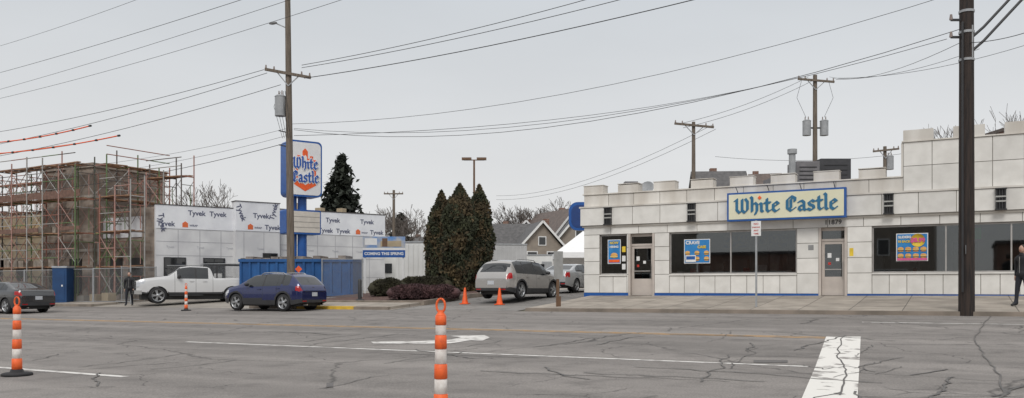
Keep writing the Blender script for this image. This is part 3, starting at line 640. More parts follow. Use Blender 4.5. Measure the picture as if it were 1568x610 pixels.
st=[(0,.72),(.03,.92),(.10,1.06),(.6,1.12),(1.25,1.38),(1.6,1.44),(2.3,1.46),(2.9,1.38),(3.62,1.0),(4.5,.83),(4.65,.7),(4.7,.58)]
sb=[(0,.70),(.05,.88),(.12,1.0),(.6,1.01),(3.6,.93),(4.45,.77),(4.65,.66),(4.7,.55)]
car('parked_sedan',W(877,43.0),math.radians(88),4.7,1.82,st,sb,(1.02,3.75),.335,[(1.0,1.4),(1.45,2.1),(2.18,3.05)],(2.9,3.64),(.62,1.22),cpaint('silver_paint',(.45,.46,.47)),0,False,(.78,.98),.5,seams=(1.7,2.14,3.1),dz=.02)
car('sedan',W(13,37.8),math.pi,4.7,1.84,st,sb,(1.02,3.75),.34,[(1.0,1.4),(1.45,2.1),(2.18,3.05)],(2.9,3.64),(.62,1.22),cpaint('graphite_paint',(.07,.072,.076)),0,False,(.80,.97),.55,seams=(1.7,2.14,3.1))
pt=[(0,1.26),(.04,1.30),(2.20,1.30),(2.24,1.74),(2.38,1.90),(3.3,1.94),(3.75,1.88),(4.35,1.42),(5.45,1.28),(5.75,1.20),(5.85,1.10)]
pbt=[(0,1.24),(.04,1.28),(2.2,1.28),(2.3,1.26),(4.35,1.28),(5.45,1.18),(5.8,1.10),(5.85,1.05)]
car('pickup_truck',W(300,43.0),math.atan2(-.84,-.54),5.85,2.0,pt,pbt,(1.25,4.85),.42,[(2.45,3.0),(3.1,3.95)],(3.75,4.38),(2.2,2.3),cpaint('white_truck_paint',(.60,.60,.60),.3,0),0,False,(.95,1.24),.2,seams=(2.21,3.04,4.05),pickup=True,sill=.48,tumble=.17)
# ---------- channelizers, cones, bollard ----------
refl=pmat('reflective_white',(.78,.74,.70),(.60,.54,.50),14)
orw=pmat('orange_scuffed',(.88,.14,.03),(.62,.10,.03),14,.55,span=(.3,.5))
def channelizer(pos,H=1.22):
    mb=MB(); a,y=pos
    mb.lathe([(.001,.0),(.22,.0),(.22,.035),(.20,.05),(.10,.06),(.085,.10),(.001,.11)],black,8)
    bd=[(.10,.27,orw),(.27,.42,refl),(.42,.57,orw),(.57,.72,refl),(.72,.86,orw),(.86,.96,refl),(.96,1.06,orw)]
    for z0,z1,m_ in bd:
        r0=.070-.02*(z0-.1); r1=.070-.02*(z1-.1); q=.004 if m_ is orw else 0
        mb.lathe([(r0-.006,z0),(r0+q,z0+.006),(r1+q,z1-.006),(r1-.006,z1)],m_,18)
    mb.lathe([(.05,1.06),(.03,1.09),(.03,1.11)],orw,12)
    pts=[(.045*math.cos(t)*1.0,0,1.155+.07*math.sin(t)) for t in [i*math.tau/14 for i in range(15)]]; mb.tube(pts,.012,orw,6)
    mb.build('traffic_delineator_post',None,(a,y,zg(a,y)),.3)
channelizer(W(26,12.7));channelizer(W(675,8.2));channelizer(W(285,36.3))
def cone(b,Z):
    mb=MB(); mb.bx(-.18,.18,-.18,.18,0,.035,orange)
    mb.lathe([(.14,.035),(.115,.16)],orange,16);mb.lathe([(.115,.16),(.112,.17),(.04,.68),(.03,.71),(.001,.71)],orange,16)
    a,y=W(b,Z); mb.build('traffic_cone',None,(a,y,zg(a,y)+.005),.2)
cone(712,35.3);cone(765,34.2)
mb=MB(); mb.lathe([(.09,0),(.09,1.0),(.06,1.06),(.001,1.08)],dark,12); mb.lathe([(.2,0),(.2,.12),(.1,.15)],dark,12); a,y=W(551,37.5); mb.build('bollard',None,(a,y,zg(a,y)+.1))
# small signs
mb=MB(); a,y=W(1158,27.6); z=zg(a,y)+.1; mb.bx(a-.03,a+.03,y-.02,y+.02,z,z+2.95,grey); mb.bx(a-.16,a+.16,y-.03,y-.022,z+2.42,z+2.92,white)
for k,(t_,sz) in enumerate((('NO',.10),('PARKING',.062),('ANY',.08),('TIME',.08))): text(mb,t_,sz,red,Matrix.Translation((a,y-.032,z+2.82-.11*k)),.001,.002)
mb.build('no_parking_sign')
mb=MB(); a,y=W(854,30.8); z=zg(a,y); M=Matrix.Translation((a,y,z))@Matrix.Rotation(TA+.5,4,'Z')
mb.bx(-.04,.04,-.04,.04,0,2.2,brown,M); mb.bx(-.2,.2,-.055,-.045,1.15,2.2,pmat('sign_back',(.34,.34,.33)),M); mb.bx(-.1,.1,-.07,-.041,0,.5,brown,M); mb.build('sign_post')
mb=MB(); a,y=W(458,37.3); z=zg(a,y); mb.cyl((a,y,z),(a,y,z+1.8),.02,.02,grey,6); mb.poly([(-.16,0),(0,-.16),(.16,0),(0,.16)],orange,.01,Matrix.Translation((a,y-.03,z+1.72))@Matrix.Rotation(TA,4,'Z')); mb.build('road_work_sign')
# ---------- tall pole sign ----------
a,y=W(464,45); z0=zg(a,y); mb=MB(); mb.M=Matrix.Translation((a,y,0))@Matrix.Rotation(TA+.62,4,'Z')
def rrect(x0,x1,z0_,z1_,r,n=5):
    P=[]
    for cx,cz,a0 in((x1-r,z1_-r,0),(x0+r,z1_-r,90),(x0+r,z0_+r,180),(x1-r,z0_+r,270)):
        for i in range(n+1): t=math.radians(a0+90*i/n); P.append((cx+r*math.cos(t),cz+r*math.sin(t)))
    return P
mb.cyl((.05,.25,z0-.1),(.05,.25,6.4),.26,.24,blue,14); mb.cyl((-.35,.35,z0-.1),(-.35,.35,6.4),.12,.12,blue,10)
mb.poly(rrect(-.98,.98,6.25,9.32,.26),blue,1.1,Matrix.Translation((0,.8,0))); wf=pmat('sign_face_white',(.78,.78,.78),(.73,.73,.74))
mb.poly(rrect(-.90,.90,6.35,9.22,.22),wf,.01,Matrix.Translation((0,-.302,0)))
# castle emblem
M2=Matrix.Translation((0,-.315,0))
em=[(-.62,6.9),(-.62,8.3),(-.45,8.3),(-.45,8.5),(-.28,8.5),(-.28,8.35),(-.15,8.35),(-.15,8.75),(0,8.9),(.15,8.75),(.15,8.35),(.28,8.35),(.28,8.5),(.45,8.5),(.45,8.3),(.62,8.3),(.62,6.9),(.0,6.55)]
mb.poly([(x,z) for x,z in em],orange,.008,M2); mb.poly([(x*.66,(z-7.7)*.70+7.7) for x,z in em],wf,.006,M2@Matrix.Translation((0,-.009,0)))
sbl=pmat('sign_blue',(.02,.10,.42))
for wd_,wz,wx_ in(('White',7.80,1.45),('Castle',7.05,1.55)):
    blackletter(mb,wd_,wx_,wf,Matrix.Translation((0,-.335,wz)),.006,grow=.10,vs=1.25); blackletter(mb,wd_,wx_,sbl,Matrix.Translation((0,-.352,wz)),.006,vs=1.25)
mb.poly(rrect(-1.02,.98,4.2,5.55,.1),blue,.95,Matrix.Translation((0,.8,0))); rb=pmat('reader_board',(.66,.61,.54),(.58,.54,.48))
mb.poly(rrect(-.92,.92,4.3,5.46,.05),rb,.01,Matrix.Translation((0,-.152,0)))
for z in(4.58,4.87,5.16): mb.bx(-.9,.9,-.175,-.164,z,z+.02,pmat('rail_grey',(.4,.38,.35)))
mb.build('pole_sign')
# banner
a,y=W(588,47); z=zg(a,y); mb=MB(); mb.M=Matrix.Translation((a,y,0))@Matrix.Rotation(TA,4,'Z')
for s in(-1.1,1.1): mb.bx(s-.05,s+.05,.02,.1,z,4.2,white)
mb.bx(-1.22,1.22,-.02,.015,3.55,4.2,pmat('banner_sky',(.10,.25,.55),(.45,.45,.45),2)); mb.bx(-1.22,1.22,-.02,.015,3.42,3.547,white);mb.bx(-1.22,1.22,-.022,.015,3.0,3.417,blue)
text(mb,'COMING THIS SPRING',.225,white,Matrix.Translation((0,-.024,3.21)),.003,.008); mb.bx(-.2,1.0,-.03,-.022,3.62,3.95,tan); mb.bx(-.1,.2,-.035,-.0305,3.62,4.1,brown); mb.bx(-1.1,-.4,-.03,-.022,3.72,4.1,white)
mb.build('coming_soon_sign')
# dumpster
a,y=W(463,44); z=zg(a,y); mb=MB(); db=pmat('dumpster_blue',(.012,.10,.30),(.01,.07,.22),2,.5)
mb.bx(-3.0,3.0,-1.1,1.1,.15,2.0,db); 
for k in range(13): mb.bx(-3.0+.48*k,-2.88+.48*k,-1.17,-1.102,.2,1.9,db)
mb.bx(-3.05,3.05,-1.2,1.15,1.9,2.05,db); mb.bx(-3.05,3.05,-1.18,1.15,.1,.25,db)
for x in(-2.3,2.3): mb.cyl((x,-1.1,.12),(x,-.9,.12),.12,.12,dark,10)
for k in range(12): mb.bx(-2.8+.45*k,-2.4+.45*k,-.8,.8,2.0,2.1+.15*R.random(),pmat('debris',(.3,.25,.2),(.15,.12,.1),3))
mb.build('dumpster',None,(a,y,z),TA-.04)
# ---------- construction building ----------
cb=empty('building_under_construction')
brk=brick_mat('stone_veneer',(.24,.185,.15),(.36,.30,.25),(.30,.27,.24)); shd=pmat('wrap_white',(.80,.81,.83),(.70,.71,.74),1.2,.5,.35,bscale=3); sht=pmat('sheathing_grey',(.68,.68,.68),(.56,.56,.57),.9,.7)
tw=MB(); tw.bx(-50,-45,30.5,35.5,.3,8.40,brk); tw.bx(-50.1,-47.6,30.4,35.6,8.40,8.62,brk);tw.bx(-46.6,-44.9,30.4,35.6,8.40,8.66,brk)
for zz in(3.4,6.6): tw.bx(-50.06,-44.94,30.43,35.56,zz,zz+.16,pmat('limestone_band',(.45,.41,.36)))
tw.bx(-45,-40.12,31.2,34.8,.3,5.9,brk); tw.bx(-44.99,-41.5,31.15,31.199,4.2,5.4,shd); tw.bx(-60,-50.01,32.5,33,.3,6.1,tan); tw.bx(-60,-50.01,32.44,32.499,4.6,5.5,pmat('plywood',(.50,.36,.20)))
for a_ in(-58.5,-55.5,-52.6,-48.6,-46.6,-43.8,-42): tw.bx(a_-.55,a_+.55,30.42 if -50<a_<-45 else(31.13 if a_>-45 else 32.42),30.6 if -50<a_<-45 else 31.4 if a_>-45 else 32.6,.9,3.0,rimd)
tw.build('stone_tower',cb)
wl=MB(); T0=Matrix.Translation((-40.1,31,0))@Matrix.Rotation(math.atan2(.91,.415),4,'Z'); wl.M=T0
wl.bx(0,4.4,0,.25,.4,4.66,sht);wl.bx(0,4.4,-.03,.25,4.663,6.0,shd)
wl.bx(4.4,7.1,-.45,.25,.4,4.66,sht);wl.bx(4.4,7.1,-.48,.25,4.663,6.42,shd)
wl.bx(7.1,14.6,0,.25,.4,4.66,sht);wl.bx(7.1,14.6,-.03,.25,4.663,6.12,shd)
cop=pmat('coping_dark',(.07,.06,.06)); wl.bx(-.02,4.4,-.06,.3,6.003,6.05,cop);wl.bx(4.36,7.14,-.52,.3,6.423,6.46,cop);wl.bx(7.14,14.63,-.06,.3,6.123,6.17,cop)
wl.bx(14.35,14.6,.26,10,.4,6.1,sht)
# sheathing seams
for t in[i*1.22 for i in range(1,12)]:
    yy=-.452 if 4.4<t<7.1 else -.002
    wl.bx(t,t+.03,yy-.004,yy,.5,4.6,pmat('tape_grey',(.42,.42,.44)))
for z in(1.9,3.1,3.9): 
    wl.bx(.02,4.38,-.0065,-.0061,z,z+.03,MATS['tape_grey']);wl.bx(7.12,14.5,-.0065,-.0061,z,z+.03,MATS['tape_grey'])
def cwin(t0,t1,z0,z1,y=0):
    wl.bx(t0-.06,t1+.06,y-.05,y-.007,z0-.06,z1+.06,dark); wl.bx(t0,t1,y-.06,y-.051,z0,z1,cglass); wl.bx((t0+t1)/2-.02,(t0+t1)/2+.02,y-.07,y-.061,z0,z1,dark)
cwin(.5,1.6,1.3,2.95);cwin(2.7,3.85,1.3,2.95);cwin(4.75,5.5,1.3,2.95,-.45);cwin(6.1,6.9,2.6,3.3,-.45);cwin(8.5,9.6,1.3,2.95);cwin(10.8,12,1.3,2.95)
lt=pmat('logo_grey',(.10,.11,.18)); lo=pmat('logo_orange',(.75,.16,.05))
def houselogo(t,yy,z,s=.16): wl.poly([(t-s,z-s),(t+s,z-s),(t+s,z+s*.5),(t,z+s*1.2),(t-s,z+s*.5)],lo,.005,Matrix.Translation((0,yy-.001,0)))
for row,z in((0,4.92),(1,5.60)):
    t=.55+row*.5; k=0
    while t<14.1:
        yy=-.48 if 4.75<t<6.8 else -.03
        if not(3.95<t<4.75 or 6.75<=t<7.55) and R.random()>.1:
            if (k+row)%3==1: houselogo(t-.15,yy,z); text(wl,'WRAP',.16,lt,Matrix.Translation((t+.32,yy-.006,z-.05)),.002,.003)
            else: text(wl,'Tyvek',.40,lt,Matrix.Translation((t,yy-.006,z)),.002,.010)
        t+=1.22; k+=1
for t_,z_,rot in((6.72,5.9,-1.3),(4.7,5.75,1.2),(.35,5.0,1.4)): 
    yy=-.48 if t_>4.4 else -.03
    text(wl,'Tyvek',.42,lt,Matrix.Translation((t_,yy-.009,z_))@Matrix.Rotation(rot,4,'Y'),.002,.010)
for k in range(8): text(wl,'Tyvek',.18,pmat('faint_print',(.45,.46,.5)),Matrix.Translation((.8+k*1.7,-.01 if not 4.3<.8+k*1.7<7.2 else -.46,3.6)),.001)
wl.build('wrapped_wall',cb)
rb_=MB(); rb_.add([(-40.3,31.3,5.7),(-34.2,44.3,5.7),(-52,50,5.7),(-52,35.5,5.7)],[(0,1,2,3)],cop); 
for k in range(5): a_=-38+R.uniform(-4,2); rb_.bx(a_,a_+.5,38+k,38.4+k,5.7,6.5,tan)
rb_.build('roof',cb)
# scaffold
sf=MB(); cols=[pmat('scaf_green',(.13,.20,.08)),pmat('scaf_rust',(.34,.15,.11)),pmat('scaf_grey',(.40,.39,.37)),pmat('scaf_dark',(.12,.10,.09)),pmat('scaf_pink',(.45,.26,.22))]; plank=pmat('scaffold_plank',(.36,.21,.12),(.20,.10,.06),4)
def scafbay(p,q,z0,z1,dep):
    d=(q-p); n=max(1,round(d.length/1.6)); nrm=Vector((d.y,-d.x,0)).normalized()*dep
    for i in range(n+1):
        c=p+d*i/n
        for off in(Vector((0,0,0)),nrm): sf.cyl((c+off).to_tuple()[:2]+(z0,),(c+off).to_tuple()[:2]+(z1+R.uniform(0,1.2),),.038,.038,R.choice(cols),6)
        z=z0
        while z<z1-.5:
            sf.cyl(c+Vector((0,0,z+1.9-c.z)),c+nrm+Vector((0,0,z+1.9-c.z)),.03,.03,R.choice(cols),5)
            sf.cyl(c+Vector((0,0,z+1.4-c.z)),c+nrm+Vector((0,0,z+1.4-c.z)),.025,.025,R.choice(cols),5)
            sf.cyl(c+nrm*.3+Vector((0,0,z+.1)),c+nrm*.3+Vector((0,0,z+1.4)),.022,.022,R.choice(cols),5)
            if i<n:
                c2=p+d*(i+1)/n; cc=R.choice(cols)
                for off in(Vector((0,0,0)),nrm):
                    sf.cyl(c+off+Vector((0,0,z+.2)),c2+off+Vector((0,0,z+1.7)),.022,.022,cc,4); sf.cyl(c+off+Vector((0,0,z+1.7)),c2+off+Vector((0,0,z+.2)),.022,.022,cc,4)
                for zz in(z+2.0+.5,z+2.0+1.0): sf.cyl(c+nrm+Vector((0,0,zz)),c2+nrm+Vector((0,0,zz)),.028,.028,R.choice(cols),4)
                if R.random()<.85:
                    for k in range(3): sf.bar(c+nrm*(.2+.3*k)+Vector((0,0,z+1.96)),c2+nrm*(.2+.3*k)+Vector((0,0,z+1.96+R.uniform(-.05,.05))),.24,.06,plank)
            z+=2.0
scafbay(Vector((-60,30.2,0)),Vector((-44.4,30.2,0)),.5,8.3,1.2)
scafbay(Vector((-44.4,30.2,0)),Vector((-44.4,34.5,0)),.5,8.3,1.1)
scafbay(Vector((-43.2,30.6,0)),Vector((-40.5,30.6,0)),.5,6.5,.9)
scafbay(Vector((-43.0,33.5,0)),Vector((-39.9,33.5,0)),5.9,8.0,.9)
scafbay(Vector((-60,34.5,0)),Vector((-52,34.5,0)),.5,8.2,1.2)
net=pmat('debris_net',(.20,.11,.08),(.12,.065,.045),6)
for a_ in range(-60,-45,2):
    if R.random()<.8: sf.bx(a_,a_+2,29.0,29.04,6.5+R.uniform(-.1,.1),6.9,net)
    if R.random()<.6: sf.bx(a_,a_+2,29.0,29.04,4.5+R.uniform(-.1,.1),4.8,net)
for k in range(16):
    a_=R.uniform(-59,-46); zz=R.choice((2.5,4.5,6.5)); sf.bx(a_,a_+R.uniform(.3,.9),29.3,29.9,zz,zz+R.uniform(.2,.5),pmat('stone_pallet',(.34,.29,.24),(.2,.17,.14),5))
sf.build('scaffolding')
mb=MB(); a,y=W(97,46.2); z=zg(a,y)+.1; dbt=pmat('toilet_blue',(.012,.06,.17),(.01,.045,.13),2,.6); mb.bx(-.40,.40,-.40,.40,0,1.95,dbt); mb.bx(-.43,.43,-.43,.43,1.95,2.05,pmat('toilet_roof',(.4,.42,.45))); mb.bx(-.3,.3,-.42,-.402,.15,1.8,dbt); mb.bx(.12,.2,-.43,-.421,.9,1.0,white)
mb.build('portable_toilet',None,(a,y,z),TA)
# stacked site materials
mb=MB()
for k in range(9):
    a_,y_=-52+k*1.25+R.uniform(-.3,.3),29.25+R.uniform(-.05,.1); z=zg(a_,y_); mb.bx(a_,a_+R.uniform(.6,1.0),y_-.35,y_+.2,z,z+.12,brown); mb.bx(a_+.03,a_+.6,y_-.32,y_+.17,z+.125,z+R.uniform(.4,1.0),R.choice((MATS['stone_pallet'],conc,tan,grey)))
mb.build('building_material_pallets')
# fences
fm=fence_mat('chain_link',.16,14)
def fence(pts,h=1.9,name='chain_link_fence'):
    for p,q in zip(pts,pts[1:]):
        p,q=Vector((*p,0)),Vector((*q,0)); d=q-p; n=max(1,round(d.length/3.2)); l=d.length/n; mb=MB()
        for i in range(n):
            z=zg(*(p+d*(i+.5)/n)[:2])+.05; x0=i*l
            mb.add([(x0,0,z+.06),(x0+l,0,z+.06),(x0+l,0,z+h),(x0,0,z+h)],[(0,1,2,3)],fm)
            for x in(x0+.04,x0+l-.04): mb.cyl((x,-.01,z-.1),(x,-.01,z+h+.05),.028,.028,grey,6)
            mb.cyl((x0,-.01,z+h),(x0+l,-.01,z+h),.022,.022,grey,6); mb.cyl((x0,-.01,z+.08),(x0+l,-.01,z+.08),.022,.022,grey,6)
            mb.bx(x0-.25,x0+.25,-.35,.35,z-.06,z+.04,conc)
        mb.build(name,None,(p.x,p.y,0),math.atan2(d.y,d.x))
fence([(-75,28.8),(-39.2,28.8)]); fence([W(185,45.5),W(240,46.5)]); fence([W(235,47),W(385,45.5)]); fence([W(492,40.5),W(556,40.5)],2.0)
# trailers / containers & small structures
def trailer(name,b,Z,L_,D,H_,rz,m1,ribs=True,win=False):
    a,y=W(b,Z); z=zg(a,y); mb=MB(); mb.bx(-L_/2,L_/2,0,D,.1,H_,m1)
    if ribs:
        n=int(L_/.3)
        for k in range(n): mb.bx(-L_/2+.05+k*.3,-L_/2+.2+k*.3,-.035,-.002,.2,H_-.12,m1)
    mb.bx(-L_/2-.03,L_/2+.03,-.05,D+.03,H_,H_+.09,grey); mb.bx(-L_/2-.03,L_/2+.03,-.05,-.003,.05,.17,dark)
    if win: mb.bx(-.3,.4,-.05,-.04,1.2,1.9,cglass); mb.bx(L_/2-1.1,L_/2-.3,-.05,-.04,.2,2.1,grey)
    mb.build(name,None,(a,y,z),rz)
tw_=pmat('trailer_white',(.72,.72,.70),(.64,.64,.62),1); tg_=pmat('trailer_grey',(.46,.46,.46),(.39,.39,.39),1)
trailer('site_trailer',634,50,2.3,3.4,3.0,TA-.1,tw_,True); trailer('shipping_container',664,49,1.0,5,2.95,TA-.3,tg_)
trailer('shipping_container',779,60,2.7,6,3.2,TA+.15,tg_); trailer('site_trailer',826,66,2.6,4,2.6,TA,tw_,False,True)
trailer('site_trailer',592,60,5,3,2.8,TA,tw_,False,True)
# tent
a,y=W(893,62); mb=MB(); z=zg(a,y); mb.M=Matrix.Translation((a,y,z))@Matrix.Rotation(TA,4,'Z'); fab=pmat('tent_fabric',(.84,.84,.84),(.80,.80,.80))
for x in(-2.2,2):
    for yy in(-2,2): mb.cyl((x,yy,0),(x,yy,2.6),.04,.04,white,6)
mb.add([(-2.2,-2,2.6),(2,-2,2.6),(2,2,2.6),(-2.2,2,2.6),(0,0,4.3)],[(0,1,4),(1,2,4),(2,3,4),(3,0,4)],fab)
for (x0,y0,x1,y1) in((-2.2,-2,2,-2),(2,-2,2,2),(2,2,-2.2,2),(-2.2,2,-2.2,-2)): mb.add([(x0,y0,2.61),(x1,y1,2.61),(x1,y1,2.2),(x0,y0,2.2)],[(0,1,2,3)],fab)
mb.bx(-2.2,2,1.97,2.0,0,2.3,fab); mb.build('canopy_tent')
# blue drive thru sign
a,y=W(886,42); mb=MB(); mb.M=Matrix.Translation((a,y,0))@Matrix.Rotation(TA,4,'Z'); mb.poly(rrect(-.52,.9,4.2,5.65,.45,8),blue,.3); mb.poly(rrect(-.4,.9,4.33,5.5,.36,8),pmat('navy',(.012,.05,.2)),.01,Matrix.Translation((0,-.302,0)))
mb.cyl((.5,-.15,.6),(.5,-.15,4.3),.06,.06,grey,8); mb.build('drive_through_sign')
# ---------- vegetation ----------
def leafmat(n,c1,c2): return pmat(n,c1,c2,1.6,.85,island=.45,detail=6)
def leaf(mb,p,s,mat,up=.5):
    n=Vector((R.gauss(0,1),R.gauss(0,1),R.gauss(0,up))).normalized(); t=n.orthogonal().normalized(); t=Matrix.Rotation(R.uniform(0,6.28),3,n)@t; b=n.cross(t)
    s1=s*R.uniform(.5,1.3); s2=s*R.uniform(.25,.6)
    mb.add([p-t*s1-b*s2*.3,p-b*s2,p+t*s1,p+b*s2],[(0,1,2,3)],mat)
av1=leafmat('cedar_dark',(.052,.057,.026),(.024,.028,.013)); av2=leafmat('cedar_brown',(.125,.090,.042),(.065,.048,.024))
from mathutils import noise as mn
def arbor(b,Z,H_,Rm,n,seed,Z0=.0):
    a,y=W(b,Z); z=zg(a,y)+.1; mb=MB()
    def rad(h,th): 
        f=h/H_; base=Rm*min(1,.78+f*1.2)*(1-max(0,(f-.45)/.55)**2.3)
        return base*(1+.30*mn.noise(Vector((math.cos(th)*1.6+seed,math.sin(th)*1.6,h*.9)))+.20*mn.noise(Vector((math.cos(th)*4+seed,math.sin(th)*4,h*2.6))))
    prof=[(max(.02,Rm*min(1,.78+f*1.2)*(1-max(0,(f-.45)/.55)**2.3)*.74),f*H_*.94+.15) for f in[i/10 for i in range(11)]]
    mb.lathe(prof,av1,12); mb.cyl((0,0,-.2),(0,0,1),.12,.1,brown,8)
    for _ in range(n):
        h=H_*(1-R.random()**.8*.985) if R.random()<.5 else R.uniform(.1,H_); th=R.uniform(0,6.283); r=rad(h,th)*R.uniform(.80,1.06)
        p=Vector((r*math.cos(th),r*math.sin(th),h)); leaf(mb,p,.12,av1 if mn.noise(p*1.3+Vector((seed,0,0)))+R.uniform(-.35,.35)>-.06 else av2,.35)
    mb.build('arborvitae_tree',None,(a,y,z))
arbor(676,44.5,5.5,.80,9000,1);arbor(704,43.6,5.75,1.0,12000,5);arbor(734,44.8,5.8,.72,8500,9);arbor(720,45.5,5.1,.7,5000,12);arbor(690,45.0,5.2,.6,4000,15)
hd=leafmat('hedge_leaf',(.060,.055,.028),(.030,.027,.014)); bar_=leafmat('barberry_leaf',(.11,.055,.055),(.055,.028,.03))
def shrub(name,b0,b1,Z,H_,D,mat,n):
    p=Vector((*W(b0,Z),0)); q=Vector((*W(b1,Z),0)); mb=MB(); c=(p+q)/2; l=(q-p).length; z=zg(c.x,c.y)+.15
    for k in range(int(l/.5)+1): mb.ell((-l/2+.35+k*(l-.7)/max(1,int(l/.5)),0,H_*.42),(.5,D*.42,H_*.46),mat,8)
    for _ in range(n):
        x=R.uniform(-l/2,l/2); e=min(1,(l/2-abs(x))/.5)**.5; th=R.uniform(0,math.pi); k=(1+.15*mn.noise(Vector((x*2,th*2,Z))))
        yy=math.copysign(abs(math.cos(th))**.6,math.cos(th))*D/2*e*k; zz=math.sin(th)**.6*H_*(.5+.5*e)*k*R.uniform(.85,1.02); leaf(mb,Vector((x,yy,zz)),.07,mat,.9)
    mb.build(name,None,(c.x,c.y,z),TA)
shrub('hedge',567,622,40.5,.85,1.2,hd,6500);shrub('hedge',612,690,42.5,.85,1.2,hd,7000);shrub('barberry_shrub',596,702,37.6,.62,1.8,bar_,9000)
bark=pmat('bark',(.17,.145,.13),(.11,.095,.085),6,.95)
def baretree(b,Z,H_,seed,spread=.5,name='bare_tree',z=None,mx_=6,rk=.00022):
    rr=random.Random(seed); a,y=W(b,Z); mb=MB(); rmin=rk*Z
    def br(p,d,l,r,dep):
        q=p+d*l; mb.cyl(p,q,max(r,rmin),max(r*.6,rmin),bark,5 if dep<2 else 3,False)
        if dep>=mx_: return
        for k in range(rr.choice([2,3,3]) if dep else 4):
            ax=Vector((rr.gauss(0,1),rr.gauss(0,1),rr.gauss(0,.4))).normalized(); nd=(d+ax*spread*rr.uniform(.6,1.3)+Vector((0,0,.18))).normalized()
            br(p+d*l*rr.uniform(.6,1) if k else q,nd,l*rr.uniform(.62,.85),r*.55,dep+1)
    br(Vector((0,0,0)),Vector((0,0,1)),H_*.25,H_*.012,0)
    mb.build(name,None,(a,y,zg(a,y)))
baretree(322,95,15.5,1,.7);baretree(300,105,14,21,.7);baretree(350,100,14,22,.7)
baretree(1505,62,17,3,.6);baretree(1545,68,17.5,9,.6)
baretree(825,110,15,5,.7);baretree(790,105,13,6,.7);baretree(648,85,10.5,7,.7);baretree(855,104,14,8,.7);baretree(575,100,13,10,.7);baretree(612,92,11,17,.7)
# spruce
sp1=leafmat('spruce_needle',(.038,.046,.032),(.018,.023,.016))
def spruce(b,Z,H_,Rm,name='spruce_tree',n=70,z0f=.0):
    a,y=W(b,Z); mb=MB(); mb.cyl((0,0,0),(0,0,H_),H_*.018,.02,bark,8)
    for i in range(n*6):
        f=R.random()**.8; h=H_*(.12+.88*(1-f*.98)); L_=Rm*((1-h/H_)**.65)*R.uniform(.65,1.12); th=R.uniform(0,6.283)
        for k in range(int(14*L_/Rm*2)+8):
            s=R.random()**.7*L_; p=Vector((math.cos(th)*s,math.sin(th)*s,h-.22*s+.10*s*s/max(L_,.1)*1.2+R.gauss(0,.10))); p+=Vector((R.gauss(0,.18),R.gauss(0,.18),0)); leaf(mb,p,.34,sp1,1.5)
    mb.build(name,None,(a,y,zg(a,y)))
spruce(523,75,12.2,3.5); spruce(612,100,9.2,3.0,n=40)
# distant masses
mb=MB(); tb=leafmat('twig_mass',(.20,.17,.15),(.14,.12,.105))
for k in range(26):
    b=R.uniform(-60,1700); Z=R.uniform(150,190); a,y=W(b,Z); H_=R.uniform(6,11)
    for j in range(330):
        p=Vector((a+R.gauss(0,5),y+R.gauss(0,3),1+H_*abs(R.gauss(.4,.3)))); d=Vector((R.gauss(0,.3),R.gauss(0,.3),1)).normalized()*R.uniform(.8,2.2); mb.cyl(p,p+d,.06,.02,tb,3,False)
mb.build('distant_tree_line')
rfm=pmat('shingle_brown',(.14,.105,.09),(.09,.07,.06),3); rfd=pmat('shingle_dark',(.11,.105,.105),(.07,.068,.068),3)
bh=brick_mat('house_brick',(.20,.10,.075),(.25,.14,.10),(.3,.28,.25)); sidn=pmat('siding_tan',(.30,.255,.21),(.25,.215,.18),2)
def house(b,Z,w_,d_,eave,ridge,rz,wm_,rm_,name='brick_house',chim=True):
    a,y=W(b,Z); z=zg(a,y); hp=empty(name,(a,y,z),rz); m1=MB(); m1.bx(-w_/2,w_/2,-d_/2,d_/2,-.3,eave,wm_); m1.add([(-w_/2,-d_/2,eave),(w_/2,-d_/2,eave),(0,-d_/2,ridge),(-w_/2,d_/2,eave),(w_/2,d_/2,eave),(0,d_/2,ridge)],[(0,1,2),(3,5,4)],wm_); m1.build('walls',hp)
    m2=MB(); o=.4
    for s in(-1,1):
        m2.add([(s*(w_/2+o),-d_/2-o,eave-.25),(0,-d_/2-o,ridge+.1),(0,d_/2+o,ridge+.1),(s*(w_/2+o),d_/2+o,eave-.25),(s*(w_/2+o),-d_/2-o,eave-.05),(0,-d_/2-o,ridge+.3),(0,d_/2+o,ridge+.3),(s*(w_/2+o),d_/2+o,eave-.05)],[(0,1,2,3),(7,6,5,4),(0,4,5,1),(3,2,6,7),(0,3,7,4)],rm_)
        m2.bar((s*(w_/2+o),-d_/2-o-.03,eave-.15),(0,-d_/2-o-.03,ridge+.2),.05,.22,white)
    if chim: m2.bx(.8,1.4,0,.6,ridge-1.5,ridge+.7,bh)
    m2.build('roof',hp); m3=MB()
    for x in(-w_/4,w_/4):
        for zz in(1.2,eave-1.9): m3.bx(x-.6,x+.6,-d_/2-.06,-d_/2-.02,zz,zz+1.4,white); m3.bx(x-.5,x+.5,-d_/2-.08,-d_/2-.062,zz+.1,zz+1.3,cglass)
    m3.bx(-.45,.45,-d_/2-.06,-d_/2-.02,eave+.1,eave+1.1,white); m3.bx(-.35,.35,-d_/2-.08,-d_/2-.062,eave+.2,eave+1.0,cglass)
    m3.build('windows',hp)
house(850,98,5.5,9,5.6,8.9,TA+.45,bh,rfm);house(822,90,4.4,5,4.4,6.9,TA+.2,sidn,rfd,'frame_house');house(776,96,6,6,4.8,7.2,TA+1.4,bh,rfd);house(876,94,4.5,9,5.2,8.0,TA+.1,sidn,rfd,'frame_house');house(797,104,4.6,8,5.4,8.0,TA+.15,bh,rfm)
house(1100,75,4,4.2,8.4,10.3,TA+1.5,bh,rfd);house(1162,82,4.2,3.6,8.9,11.0,TA+1.3,sidn,rfm,'frame_house')
